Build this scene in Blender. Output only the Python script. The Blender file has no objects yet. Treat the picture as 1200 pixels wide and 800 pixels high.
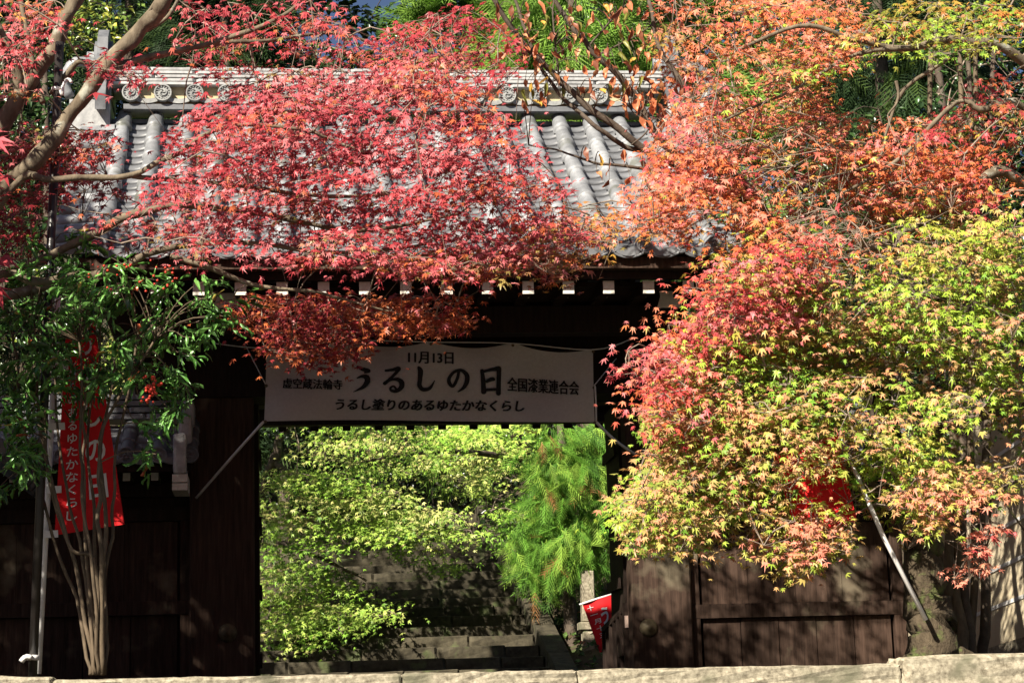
import bpy, bmesh, math, random
import numpy as np
from mathutils import Matrix, Vector
random.seed(7)
RNG = np.random.default_rng(11)
sc = bpy.context.scene
COL = sc.collection

# ------------------------------------------------------------------ camera
F_PX = 2400.0
YAW, PITCH, ROLL = math.radians(6.6), math.radians(11.3), math.radians(1.7)
CAM = np.array([0.0, 0.0, 1.6])
fwd = np.array([math.sin(YAW)*math.cos(PITCH), math.cos(YAW)*math.cos(PITCH), math.sin(PITCH)])
r0 = np.array([math.cos(YAW), -math.sin(YAW), 0.0])
u0 = np.cross(r0, fwd)
right = math.cos(ROLL)*r0 - math.sin(ROLL)*u0
up = math.cos(ROLL)*u0 + math.sin(ROLL)*r0
cd = bpy.data.cameras.new('camera')
cam = bpy.data.objects.new('camera', cd); COL.objects.link(cam)
M = Matrix.Identity(4)
for i in range(3):
    M[i][0], M[i][1], M[i][2], M[i][3] = right[i], up[i], -fwd[i], CAM[i]
cam.matrix_world = M
cd.sensor_width = 36.0; cd.lens = F_PX/1200*36; cd.clip_start = 0.1; cd.clip_end = 2000
sc.camera = cam

def at(px, py, Y):
    d = fwd + right*((px-600)/F_PX) + up*((400-py)/F_PX)
    return CAM + d*(Y/d[1])
def proj(P):
    q = np.asarray(P, float) - CAM
    z = q @ fwd
    return 600 + F_PX*(q @ right)/z, 400 - F_PX*(q @ up)/z, z

# ------------------------------------------------------------------ light
SUN_AZ, SUN_EL = math.radians(40), math.radians(37)      # from behind the camera, towards its left
to_sun = Vector((-math.sin(SUN_AZ)*math.cos(SUN_EL), -math.cos(SUN_AZ)*math.cos(SUN_EL), math.sin(SUN_EL)))
w = bpy.data.worlds.new('World'); sc.world = w; w.use_nodes = True
nt = w.node_tree; nt.nodes.clear()
sky = nt.nodes.new('ShaderNodeTexSky'); sky.sky_type = 'NISHITA'; sky.sun_disc = False
sky.sun_elevation = SUN_EL; sky.sun_rotation = math.atan2(to_sun.x, to_sun.y); sky.dust_density = 1.2; sky.air_density = 0.5
bg = nt.nodes.new('ShaderNodeBackground'); bg.inputs[1].default_value = 0.05
wo = nt.nodes.new('ShaderNodeOutputWorld')
nt.links.new(sky.outputs[0], bg.inputs[0]); nt.links.new(bg.outputs[0], wo.inputs[0])
sl = bpy.data.lights.new('sun', 'SUN'); sl.energy = 5.0; sl.angle = math.radians(0.53); sl.color = (1.0, 0.92, 0.78)
so = bpy.data.objects.new('sun', sl); COL.objects.link(so)
so.rotation_euler = to_sun.to_track_quat('Z', 'Y').to_euler(); so.location = (-20, -20, 30)
sc.view_settings.view_transform = 'Standard'; sc.view_settings.look = 'None'
sc.view_settings.exposure = 1.12; sc.view_settings.gamma = 1.0
sc.cycles.max_bounces = 6; sc.cycles.diffuse_bounces = 3; sc.cycles.transparent_max_bounces = 4
sc.cycles.use_denoising = True

# ------------------------------------------------------------------ materials
def mat(name, c1, c2, scale=6.0, rough=0.7, bump=0.2, stretch=(1,1,1), spec=0.3, detail=6, spots=None, per_object=0.0, dist=0.02):
    m = bpy.data.materials.new(name); m.use_nodes = True
    n = m.node_tree.nodes; L = m.node_tree.links; b = n['Principled BSDF']
    tc = n.new('ShaderNodeTexCoord'); mp = n.new('ShaderNodeMapping'); mp.inputs['Scale'].default_value = stretch
    geo = n.new('ShaderNodeNewGeometry')
    L.new(geo.outputs['Position'], mp.inputs[0])
    no = n.new('ShaderNodeTexNoise'); no.inputs['Scale'].default_value = scale; no.inputs['Detail'].default_value = detail; no.inputs['Roughness'].default_value = 0.65
    L.new(mp.outputs[0], no.inputs[0])
    rp = n.new('ShaderNodeValToRGB'); rp.color_ramp.elements[0].position = 0.3; rp.color_ramp.elements[1].position = 0.7
    rp.color_ramp.elements[0].color = (*c1, 1); rp.color_ramp.elements[1].color = (*c2, 1)
    L.new(no.outputs[0], rp.inputs[0]); col = rp.outputs[0]
    if spots:
        sn = n.new('ShaderNodeTexNoise'); sn.inputs['Scale'].default_value = spots[1]; sn.inputs['Detail'].default_value = 8
        L.new(geo.outputs['Position'], sn.inputs[0])
        sr = n.new('ShaderNodeValToRGB'); sr.color_ramp.elements[0].position = spots[2]; sr.color_ramp.elements[1].position = spots[2]+0.1
        L.new(sn.outputs[0], sr.inputs[0])
        mx = n.new('ShaderNodeMixRGB'); mx.inputs[2].default_value = (*spots[0], 1)
        L.new(sr.outputs[0], mx.inputs[0]); L.new(col, mx.inputs[1]); col = mx.outputs[0]
    if per_object:
        oi = n.new('ShaderNodeObjectInfo'); mr = n.new('ShaderNodeMapRange')
        mr.inputs[3].default_value = 1-per_object; mr.inputs[4].default_value = 1+per_object
        L.new(oi.outputs['Random'], mr.inputs[0])
        hv = n.new('ShaderNodeHueSaturation'); L.new(mr.outputs[0], hv.inputs['Value']); L.new(col, hv.inputs['Color']); col = hv.outputs[0]
    L.new(col, b.inputs['Base Color'])
    b.inputs['Roughness'].default_value = rough; b.inputs['Specular IOR Level'].default_value = spec
    if bump:
        bp = n.new('ShaderNodeBump'); bp.inputs['Strength'].default_value = bump; bp.inputs['Distance'].default_value = dist
        L.new(no.outputs[0], bp.inputs['Height']); L.new(bp.outputs[0], b.inputs['Normal'])
    return m

def leafmat(name, trans=0.27, rough=0.42, spec=0.45):
    m = bpy.data.materials.new(name); m.use_nodes = True
    n = m.node_tree.nodes; L = m.node_tree.links; b = n['Principled BSDF']; out = n['Material Output']
    a = n.new('ShaderNodeAttribute'); a.attribute_name = 'leaf_colour'
    L.new(a.outputs['Color'], b.inputs['Base Color'])
    b.inputs['Roughness'].default_value = rough; b.inputs['Specular IOR Level'].default_value = spec
    t = n.new('ShaderNodeBsdfTranslucent'); L.new(a.outputs['Color'], t.inputs['Color'])
    mx = n.new('ShaderNodeMixShader'); mx.inputs[0].default_value = trans
    L.new(b.outputs[0], mx.inputs[1]); L.new(t.outputs[0], mx.inputs[2]); L.new(mx.outputs[0], out.inputs['Surface'])
    return m

MT = dict(
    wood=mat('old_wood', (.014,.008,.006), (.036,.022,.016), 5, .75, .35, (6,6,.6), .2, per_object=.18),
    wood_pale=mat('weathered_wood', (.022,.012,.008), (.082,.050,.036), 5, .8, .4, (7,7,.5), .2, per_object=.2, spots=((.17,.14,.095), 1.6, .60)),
    white_paint=mat('white_paint', (.62,.58,.50), (.78,.75,.68), 30, .7, .1),
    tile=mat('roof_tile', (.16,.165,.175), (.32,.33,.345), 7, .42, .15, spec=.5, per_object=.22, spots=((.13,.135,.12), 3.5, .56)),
    pan=mat('pan_tile', (.11,.115,.125), (.20,.205,.22), 7, .45, .15, spec=.5, per_object=.25),  # darker than the cover tiles: shade between them is put into the colour
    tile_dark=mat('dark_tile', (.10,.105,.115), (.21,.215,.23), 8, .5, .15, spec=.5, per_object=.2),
    ridge=mat('ridge_tile', (.26,.26,.265), (.50,.50,.49), 14, .5, .15, spec=.4, per_object=.15),
    mortar=mat('mortar', (.40,.33,.19), (.58,.50,.32), 12, .9, .3),
    disc=mat('disc_tile', (.20,.205,.205), (.36,.365,.355), 20, .6, .2, per_object=.15),
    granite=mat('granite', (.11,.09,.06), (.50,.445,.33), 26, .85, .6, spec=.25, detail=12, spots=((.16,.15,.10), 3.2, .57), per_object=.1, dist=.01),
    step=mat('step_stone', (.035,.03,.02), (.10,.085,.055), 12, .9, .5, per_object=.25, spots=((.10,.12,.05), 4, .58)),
    plaster=mat('plaster', (.52,.43,.29), (.64,.55,.39), 5, .9, .15, spots=((.33,.29,.21), 3, .60)),
    stripe=mat('white_stripe', (.70,.69,.66), (.82,.81,.78), 20, .8, .05),
    soil=mat('soil', (.035,.026,.017), (.085,.062,.038), 6, .95, .6, spots=((.05,.07,.02), 3, .55)),
    wood_green=mat('added_hill_green', (.025,.05,.015), (.07,.11,.03), .7, .95, .8, dist=.6),
    asphalt=mat('asphalt', (.045,.045,.046), (.07,.07,.07), 60, .9, .3),
    bark=mat('bark', (.075,.056,.038), (.24,.195,.135), 9, .85, .8, (1,1,.5), .2, spots=((.33,.33,.27), 7, .62)),
    mossbark=mat('mossy_bark', (.035,.026,.016), (.13,.10,.065), 16, .9, 1.0, (1,1,.5), .2, spots=((.10,.12,.04), 9, .55), dist=.05),
    darkbark=mat('dark_bark', (.055,.040,.030), (.13,.10,.075), 12, .85, .7, spots=((.20,.19,.15), 8, .64)),
    twig=mat('twig_bark', (.16,.12,.09), (.34,.27,.21), 20, .8, .2),
    stem=mat('stem_bark', (.055,.04,.025), (.17,.125,.08), 14, .8, .3, (1,1,.4)),
    cloth=mat('white_cloth', (.44,.43,.405), (.52,.51,.48), 40, .9, .05),
    ink=mat('black_ink', (.010,.010,.010), (.018,.018,.018), 30, .8, 0),
    red=mat('red_cloth', (.60,.008,.012), (.68,.012,.016), 20, .75, .03),
    white_print=mat('white_print', (.72,.68,.66), (.80,.76,.74), 20, .8, 0),
    blackmetal=mat('black_metal', (.018,.015,.014), (.028,.024,.022), 20, .35, .05, spec=.5),
    whiteplastic=mat('white_plastic', (.70,.68,.66), (.80,.78,.76), 30, .4, 0, spec=.5),
    rope=mat('white_rope', (.62,.60,.56), (.75,.73,.70), 60, .9, .2),
    berry=mat('red_berry', (.42,.02,.012), (.60,.05,.02), 40, .3, 0, spec=.5),
    brass=mat('old_bronze', (.07,.055,.03), (.15,.12,.07), 20, .6, .3),
    paper=mat('paper_label', (.42,.30,.25), (.50,.37,.31), 30, .8, 0),
    leaf=leafmat('leaf'), gloss=leafmat('glossy_leaf', .15, .28, .55), needle=leafmat('needle', .25, .6, .2),
)

# ------------------------------------------------------------------ object helpers
WM = {}
def finish(o, parent, world=None):
    COL.objects.link(o)
    world = world if world is not None else Matrix.Identity(4)
    WM[o.name] = world
    if parent is not None:
        o.parent = parent
        o.matrix_local = WM[parent.name].inverted() @ world
    else:
        o.matrix_world = world
    return o
def tag(o, label=None, cat=None, group=None, kind=None):
    if label: o['label'] = label
    if cat: o['category'] = cat
    if group: o['group'] = group
    if kind: o['kind'] = kind
    return o
def thing(name, label, cat, base, group=None):
    o = bpy.data.objects.new(name, None)
    o.empty_display_size = .2
    finish(o, None, Matrix.Translation(Vector(base)))
    return tag(o, label, cat, group)
def obj(name, mesh, parent=None, world=None, kind=None):
    o = finish(bpy.data.objects.new(name, mesh), parent, world)
    if kind: o['kind'] = kind
    return o

class MB:
    def __init__(s): s.v = []; s.f = []; s.sm = []
    def add(s, vs, fs, smooth=False):
        k = len(s.v); s.v += [tuple(map(float, p)) for p in vs]
        s.f += [tuple(i+k for i in f) for f in fs]; s.sm += [smooth]*len(fs); return s
    def box(s, c, size, R=None):
        c = np.array(c, float); h = np.array(size, float)/2
        P = np.array([[x,y,z] for x in (-1,1) for y in (-1,1) for z in (-1,1)], float)*h
        if R is not None: P = P @ np.array(R).T
        return s.add(P+c, [(0,1,3,2),(4,6,7,5),(0,4,5,1),(2,3,7,6),(0,2,6,4),(1,5,7,3)])
    def bbox(s, a, b):
        a = np.array(a, float); b = np.array(b, float); return s.box((a+b)/2, np.abs(b-a))
    def bar(s, p, q, wx, wz):
        p = np.array(p, float); q = np.array(q, float); d = q-p; L = np.linalg.norm(d); d /= L
        ref = np.array([0,0,1.]) if abs(d[2]) < .95 else np.array([0,1.,0])
        x = np.cross(d, ref); x /= np.linalg.norm(x); z = np.cross(x, d)
        return s.box((p+q)/2, (wx, L, wz), np.stack([x, d, z], 1))
    def tube(s, path, radii, n=8, smooth=True, cap=True):
        path = np.array(path, float)
        if np.isscalar(radii): radii = [radii]*len(path)
        T = np.gradient(path, axis=0); T /= np.linalg.norm(T, axis=1)[:,None]+1e-9
        ref = np.array([0.31,0.2,0.93]); vs = []
        for p, t, r in zip(path, T, radii):
            a = np.cross(t, ref); a /= np.linalg.norm(a)+1e-9; b = np.cross(t, a)
            for k in range(n):
                th = 2*math.pi*k/n; vs.append(p + r*(a*math.cos(th)+b*math.sin(th)))
        fs = []
        for i in range(len(path)-1):
            for k in range(n):
                fs.append((i*n+k, i*n+(k+1)%n, (i+1)*n+(k+1)%n, (i+1)*n+k))
        if cap: fs.append(tuple(range(n))[::-1]); fs.append(tuple((len(path)-1)*n+k for k in range(n)))
        return s.add(vs, fs, smooth)
    def prism(s, outline, axis, t0, t1):      # outline of 2-D points; axis 'x': (y,z); 'y': (x,z); 'z': (x,y)
        def p(a, b, t): return {'x':(t,a,b),'y':(a,t,b),'z':(a,b,t)}[axis]
        n = len(outline)
        vs = [p(a,b,t0) for a,b in outline] + [p(a,b,t1) for a,b in outline]
        fs = [tuple(range(n)), tuple(range(2*n-1, n-1, -1))] + [(i, i+n, (i+1)%n+n, (i+1)%n) for i in range(n)]
        return s.add(vs, fs)
    def mesh(s, name, m):
        me = bpy.data.meshes.new(name); me.from_pydata(s.v, [], s.f)
        me.polygons.foreach_set('use_smooth', s.sm); me.materials.append(MT[m] if isinstance(m, str) else m)
        bm = bmesh.new(); bm.from_mesh(me); bmesh.ops.recalc_face_normals(bm, faces=bm.faces); bm.to_mesh(me); bm.free()
        me.update(); return me
    def build(s, name, m, parent=None, world=None, kind=None):
        return obj(name, s.mesh(name, m), parent, world, kind)

def bevel(me, wdt=.008, seg=1):
    bm = bmesh.new(); bm.from_mesh(me)
    bmesh.ops.bevel(bm, geom=list(bm.edges), offset=wdt, segments=seg, affect='EDGES', profile=.6)
    bm.to_mesh(me); bm.free(); return me
def rough(me, amp, cuts, seed=1):
    bm = bmesh.new(); bm.from_mesh(me)
    bmesh.ops.subdivide_edges(bm, edges=[e for e in bm.edges if e.calc_length() > .15], cuts=cuts, use_grid_fill=True)
    bmesh.ops.triangulate(bm, faces=[f for f in bm.faces if len(f.verts) > 4])
    r = random.Random(seed); bm.normal_update()
    off = [v.normal*r.gauss(0, amp) for v in bm.verts]
    for v, o in zip(bm.verts, off): v.co += o
    bm.to_mesh(me); bm.free(); return me
def spline(pts, n):
    P = np.array(pts, float); k = len(P)
    t = np.linspace(0, k-1, n); i = np.clip(t.astype(int), 0, k-2); f = (t-i)[:,None]
    g = lambda j: P[np.clip(j, 0, k-1)]
    a, b, c, d = g(i-1), g(i), g(i+1), g(i+2)
    return .5*((2*b)+(-a+c)*f+(2*a-5*b+4*c-d)*f**2+(-a+3*b-3*c+d)*f**3)
def wob(path, amp, seed=0):
    r = np.random.default_rng(seed); n = len(path); k = max(3, n//2)
    N = np.stack([np.interp(np.linspace(0,1,n), np.linspace(0,1,k), r.normal(0,amp,k)) for _ in range(3)], 1)
    N[0] = 0; return path+N

# ------------------------------------------------------------------ foliage helpers
def fast_mesh(name, V, Fs, colours, m):
    """V (N,nv,3), Fs (nt,3) faces of one leaf, colours (N,3) or (N,nv,3)"""
    N, nv, _ = V.shape; nt_ = len(Fs)
    me = bpy.data.meshes.new(name)
    me.vertices.add(N*nv); me.vertices.foreach_set('co', V.reshape(-1).astype(np.float32))
    idx = (np.arange(N)[:,None,None]*nv + np.asarray(Fs)[None]).reshape(-1).astype(np.int32)
    me.loops.add(len(idx)); me.loops.foreach_set('vertex_index', idx)
    me.polygons.add(N*nt_); me.polygons.foreach_set('loop_start', np.arange(0, len(idx), 3, dtype=np.int32))
    me.update(calc_edges=True)
    if colours.ndim == 2: colours = np.repeat(colours[:,None,:], nv, 1)
    c = np.concatenate([colours, np.ones((N,nv,1))], 2).reshape(-1).astype(np.float32)
    at_ = me.color_attributes.new('leaf_colour', 'FLOAT_COLOR', 'POINT'); at_.data.foreach_set('color', c)
    me.materials.append(MT[m] if isinstance(m, str) else m)
    return me
def star_leaf(lobes, cup=.12):
    P = []
    for i, (a, r) in enumerate(lobes):
        P.append((math.radians(a), r, -cup*r))
        if i < len(lobes)-1:
            a2 = (a+lobes[i+1][0])/2; P.append((math.radians(a2), .30*min(r, lobes[i+1][1])+.10, .03))
    P.append((math.pi, .06, 0))
    v = [(0, 0, .03)] + [(r*math.sin(a), r*math.cos(a), z) for a, r, z in P]
    n = len(P); f = [(0, i+1, (i+1)%n+1) for i in range(n)]
    return np.array(v)*[1,1,1]+[0,.25,0], np.array(f)
MAPLE = star_leaf([(-128,.42),(-84,.74),(-41,.95),(0,1.08),(41,.95),(84,.74),(128,.42)])
MAPLE5 = star_leaf([(-100,.60),(-50,.90),(0,1.0),(50,.90),(100,.60)])
def oval_leaf(wd, fold=.12, n=4):
    ys = np.linspace(0, 1, n+1); v = [(0,0,0)]; 
    prof = [wd*math.sin(math.pi*min(1,(y**.8)))*.5 for y in ys]
    v = []
    for y, p in zip(ys, prof):
        v += [(-p, y, fold*p*2), (0, y, -.15*y*y), (p, y, fold*p*2)]
    f = []
    for i in range(n):
        for k in range(2):
            a = i*3+k; f += [(a, a+1, a+4), (a, a+4, a+3)]
    return np.array(v)*[1,1,1], np.array(f)
OVAL = oval_leaf(.44, .2, 4); LANCE = oval_leaf(.21, .25, 3); BROAD = oval_leaf(.6, .15, 2)
def sprig():
    v = []; f = []
    def tri(a, b, c):
        k = len(v); v.extend([a,b,c]); f.append((k,k+1,k+2))
    tri((-.02,0,0),(.02,0,0),(0,1,-.12))
    for i in range(7):
        y = .08+.125*i; L = .42*(1-.55*i/7)
        for s in (-1,1):
            tri((0,y-.02,-.12*y*y),(0,y+.035,-.12*y*y),(s*L*.62,y+L*.95,-.12*y*y-.10*L))
    for i in range(4):
        y = .15+.2*i; tri((-.015,y,0),(.015,y,0),(0,y+.26,.12))
    return np.array(v), np.array(f)
SPRIG = sprig()
def frames(nrm, tip):
    z = nrm/np.linalg.norm(nrm, axis=1)[:,None]
    y = tip - (tip*z).sum(1)[:,None]*z; y /= np.linalg.norm(y, axis=1)[:,None]+1e-9
    x = np.cross(y, z)
    return np.stack([x,y,z], 2)
def place(base, pos, R, s, rng=None):
    if rng is not None:
        N = len(pos); asp = np.stack([rng.uniform(.72,1.1,N), rng.uniform(.9,1.1,N), rng.uniform(.2,2.6,N)],1)
        b = base[None]*asp[:,None,:] + rng.normal(0,.045,(N,len(base),3))
        bend = rng.normal(0,.22,N); b[:,:,2] -= (bend[:,None]*b[:,:,1]**2)
        return np.einsum('nij,nvj->nvi', R, b)*s[:,None,None] + pos[:,None,:]
    return np.einsum('nij,vj->nvi', R, base)*s[:,None,None] + pos[:,None,:]
def in_poly(px, py, poly):
    inside = np.zeros(len(px), bool); n = len(poly)
    for i in range(n):
        x1,y1 = poly[i]; x2,y2 = poly[(i+1)%n]
        c = ((y1>py)!=(y2>py)) & (px < (x2-x1)*(py-y1)/(y2-y1+1e-9)+x1)
        inside ^= c
    return inside
def sample_poly(poly, n, rng, spread=12):
    P = np.array(poly, float); lo, hi = P.min(0), P.max(0); out = []
    while len(out) < n:
        cand = rng.uniform(lo, hi, (spread*6, 2)); cand = cand[in_poly(cand[:,0], cand[:,1], poly)][:spread]
        if not len(cand): continue
        if not out: out.append(cand[0]); continue
        O = np.array(out); d = ((cand[:,None]-O[None])**2).sum(2).min(1); out.append(cand[d.argmax()])
    return np.array(out)

def pick(pal, n, rng):
    c = np.array([p[1] for p in pal]); wts = np.array([p[0] for p in pal], float); wts /= wts.sum()
    return c[rng.choice(len(c), n, p=wts)]

GAPS = []          # (point, radius, share of leaves missing along the sun ray through it)
def sun_open(p, rng):
    ts = np.array(to_sun); keep = np.ones(len(p), bool)
    for q, r, share in GAPS:
        d = p-q; t = d @ ts; e = np.linalg.norm(d - t[:,None]*ts, axis=1)
        keep &= ~((t > .15) & (e < r) & (rng.random(len(p)) < share))
    return keep
def crown_from_regions(regions, rng, sunfacing=.55, leafsize=.07, clump_r=.30):
    """each region: poly (px), Y range, clumps, leaves per clump, palettes (top, low); flat tilted tiers of leaves round clump centres"""
    pos, nrm, tip, scl, colr, cents = [], [], [], [], [], []
    for g in regions:
        C2 = sample_poly(g['poly'], g['n'], rng)
        lr = g.get('r', clump_r); k = g.get('k', 45); ls = g.get('leaf', leafsize)
        for (px, py) in C2:
            Y = rng.uniform(*g['Y'])
            c = at(px, py, Y); cents.append(c)
            az = rng.uniform(-.5, .5); tilt = rng.uniform(.35, .85)*g.get('tilt', 1)   # tier normal leans to the camera side
            n = np.array([math.sin(az)*math.sin(tilt), -math.cos(az)*math.sin(tilt), math.cos(tilt)])
            side = np.cross(n, [0,0,1.]); side /= np.linalg.norm(side); dn = np.cross(n, side)
            if dn[2] > 0: dn = -dn
            R = lr*rng.uniform(.65, 1.25); kk = max(4, int(k*rng.uniform(.75, 1.25)))
            th = rng.uniform(0, 2*math.pi, kk); rr = R*np.sqrt(rng.uniform(0, 1, kk))
            a = np.cos(th)*rr*1.25; b = np.sin(th)*rr*.8
            th_ = g.get('thick', .12); h = rng.normal(0, R*th_, kk)
            p = c + a[:,None]*side + b[:,None]*dn + h[:,None]*n - np.array([0,0,1.])*(rr**2/R*.25)[:,None]
            x2, y2, _ = proj(p)
            ok = in_poly(x2 + rng.normal(0, g.get('soft', 9), kk), y2 + rng.normal(0, g.get('soft', 9), kk), g['poly']) | (rng.random(kk) < g.get('spill', .025))
            ok &= sun_open(p, rng)
            p, h, kk = p[ok], h[ok], int(ok.sum())
            if not kk: continue
            nn = n*1.0 + np.array(to_sun)*sunfacing + rng.normal(0, .36, (kk,3))
            tt = (p-c) + dn*R*.9 + rng.normal(0, R*.45, (kk,3)) + np.array([0,0,-.12])
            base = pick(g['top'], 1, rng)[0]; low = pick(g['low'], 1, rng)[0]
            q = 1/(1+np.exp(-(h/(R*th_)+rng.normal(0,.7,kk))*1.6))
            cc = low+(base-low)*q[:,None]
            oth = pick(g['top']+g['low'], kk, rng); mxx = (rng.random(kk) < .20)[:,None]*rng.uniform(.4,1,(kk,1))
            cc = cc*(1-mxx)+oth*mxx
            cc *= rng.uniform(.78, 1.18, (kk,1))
            pos.append(p); nrm.append(nn); tip.append(tt); scl.append(ls*rng.uniform(.52, 1.2, kk)); colr.append(cc)
    return [np.concatenate(x) for x in (pos, nrm, tip, scl, colr)] + [np.array(cents)]

def leaf_colours(cc, nv, rng, edge=None):
    c = np.repeat(cc[:,None,:], nv, 1)
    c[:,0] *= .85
    return np.clip(c*rng.uniform(.92, 1.08, (len(cc),nv,1)), 0.004, .85)

def add_leaves(root, base, pos, R, s, cc, m, rng, parts=300, crown_name='crown', nvar=18):
    nv = len(base[0])
    keep = np.ones(len(pos), bool)
    if parts:
        x, y, z = proj(pos); view = (pos-CAM)/np.linalg.norm(pos-CAM, axis=1)[:,None]
        face = np.abs((R[:,:,2]*view).sum(1))
        score = np.where((x>5)&(x<1195)&(y>5)&(y<780), s/z*(.45+face), -1)
        ids = np.argsort(-score)[:parts]; ids = ids[score[ids] > 0]; keep[ids] = False
        var_ids = rng.choice(ids, min(nvar, len(ids)), replace=False); meshes = []
        for i in var_ids:
            c = leaf_colours(cc[i:i+1], nv, rng)
            meshes.append(fast_mesh('leaf', place(base[0], np.zeros((1,3)), np.eye(3)[None], np.ones(1), rng if m != 'needle' else None), base[1], c, m))
        vc = cc[var_ids]
        for i in ids:
            j = int(((vc-cc[i])**2).sum(1).argmin())
            Mx = Matrix([[*(R[i][r]*s[i]), pos[i][r]] for r in range(3)]+[[0,0,0,1]])
            obj('leaf', meshes[j], root, Mx)
    if keep.any():
        me = fast_mesh(crown_name, place(base[0], pos[keep], R[keep], s[keep], rng if m != 'needle' else None), base[1], leaf_colours(cc[keep], nv, rng), m)
        obj(crown_name, me, root, None, 'stuff')

def grow_twigs(branch_pts, cents, leaves, rng, r=.007, near=.5):
    """joins clump centres to the branches with thin curved twigs, like a tree grows"""
    mb = MB(); nodes = [np.array(p) for p in branch_pts]
    Nn = np.array(nodes); d0 = np.array([np.min(((Nn-c)**2).sum(1)) for c in cents])
    for i in np.argsort(d0):
        c = cents[i]; Nn = np.array(nodes); d = ((Nn-c)**2).sum(1); j = int(d.argmin()); a = Nn[j]
        L = math.sqrt(d[j])
        if L < .02: continue
        mid = (a+c)/2 + rng.normal(0, .06*L, 3) + np.array([0,0,.10*L])
        P = spline([a, mid, c], 5)
        mb.tube(P, np.linspace(r*(.6+min(1.2,L)), r*.45, 5), 5, cap=False)
        nodes += [P[2], P[3], c]
    for _ in range(len(cents)*5):
        c = cents[rng.integers(len(cents))]
        k = ((leaves[rng.integers(0, len(leaves), 60)]-c)**2).sum(1)
        sub = leaves[rng.integers(0, len(leaves), 400)]; dd = ((sub-c)**2).sum(1); p = sub[dd.argmin()]
        if dd.min() < near**2: mb.tube([c, (c+p)/2+rng.normal(0,.01,3), p], [.0035,.0025,.0015], 3, cap=False)
    return mb

def tree(name, label, cat, base, branches, regions, seed, group=None, bark='bark', leafbase=MAPLE, leafm='leaf', parts=300, leafsize=.047, clump_r=.28, twig='twig', twigs=True, sunfacing=.55):
    rng = np.random.default_rng(seed)
    root = thing(name, label, cat, base, group)
    bp = []
    for i, (nm, pts, r0_, r1_) in enumerate(branches):
        P = wob(spline(pts, max(8, 5*len(pts))), r0_*.18, seed+i)
        rad = np.linspace(r0_, r1_, len(P))*(1+np.random.default_rng(seed*7+i).normal(0,.09,len(P)))
        MB().tube(P, rad, 12 if r0_ > .03 else 7).build(nm, bark, root)
        bp += list(P[1:])
    pos, nrm, tip, s, cc, cents = crown_from_regions(regions, rng, sunfacing, leafsize, clump_r)
    if twigs: grow_twigs(bp, cents, pos, rng).build('twigs', twig, root, None, 'stuff')
    R = frames(nrm, tip)
    add_leaves(root, leafbase, pos, R, s, cc, leafm, rng, parts)
    return root

# ================================================================== SETTING
TZ = 2.08                                   # terrace level before the gate
CY = 13.0                                   # coping front face
def kerb_top(x): return None
def sheet(name, x0, x1, y0, y1, z, m):
    return tag(MB().add([(x0,y0,z),(x1,y0,z),(x1,y1,z),(x0,y1,z)], [(0,1,2,3)]).build(name, m), kind='structure')
sheet('street', -400, 400, -400, 400, 0.0, 'asphalt')
# terrace (solid, behind the retaining wall)
tag(MB().bbox((-16, CY+.28, -.3), (16, 23.0, TZ)).build('terrace_ground', 'soil'), kind='structure')
YS = 22.8
XS0, XS1 = at(300, 781, 24.3)[0]-.6, at(637, 781, 24.3)[0]        # stairs between these
SL = math.tan(math.radians(18.2))
def hill_z(x, y):
    b = TZ + max(0, y-YS)*SL
    e = 0.0
    if x > XS1+.25: e = min(.5, (x-XS1-.25)*.25)
    elif x < XS0: e = min(1.2, (XS0-x)*.5)
    else: e = -.35
    return b+e+.06*math.sin(3*x+y)+.05*math.sin(2.3*y-x)
gx = np.linspace(-30, 34, 129); gy = np.concatenate([[22.5], np.linspace(22.8, 45, 61), np.linspace(47, 130, 20)])
hv = [(x, y, hill_z(x, y) if y > 22.6 else TZ-.1) for y in gy for x in gx]; nx = len(gx)
tag(MB().add(hv, [(j*nx+i, j*nx+i+1, (j+1)*nx+i+1, (j+1)*nx+i) for j in range(len(gy)-1) for i in range(nx-1)], True).build('hillside', 'soil'), kind='structure')

# unseen rise behind the camera, added to cut skylight so eave shade stays dark
hx = np.linspace(-120,120,61); hy = np.linspace(-70,-16,19)
hq = [(x, y, -.5+20*(1-math.exp(-(-16-y)/9))*(.8+.2*math.sin(x*.13)+.1*math.sin(x*.41+y*.3))+.8*math.sin(x*1.3+y)*min(1,(-16-y)/4)) for y in hy for x in hx]
tag(MB().add(hq, [(j*61+i, j*61+i+1, (j+1)*61+i+1, (j+1)*61+i) for j in range(18) for i in range(60)], True).build('added_skyblock_hill', 'wood_green'), kind='structure')
# stone stairs going up behind the gate
st = thing('stone_stairs', 'shaded old stone stairway climbing the slope behind the open gate', 'stairs', (XS0, YS, TZ))
RISE, GO = .152, .152/SL
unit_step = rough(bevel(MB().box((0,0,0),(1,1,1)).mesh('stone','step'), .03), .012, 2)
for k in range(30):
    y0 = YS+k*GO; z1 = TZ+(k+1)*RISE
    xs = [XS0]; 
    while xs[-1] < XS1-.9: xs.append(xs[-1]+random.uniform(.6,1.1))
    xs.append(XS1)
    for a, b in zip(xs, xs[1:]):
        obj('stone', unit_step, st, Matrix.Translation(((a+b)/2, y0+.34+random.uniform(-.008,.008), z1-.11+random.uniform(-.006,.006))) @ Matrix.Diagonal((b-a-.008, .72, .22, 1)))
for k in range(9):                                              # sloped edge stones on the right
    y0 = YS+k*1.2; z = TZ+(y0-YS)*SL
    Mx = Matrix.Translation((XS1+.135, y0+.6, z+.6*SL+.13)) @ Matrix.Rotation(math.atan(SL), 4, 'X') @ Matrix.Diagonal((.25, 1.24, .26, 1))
    obj('edge_stone', unit_step, st, Mx)

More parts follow.
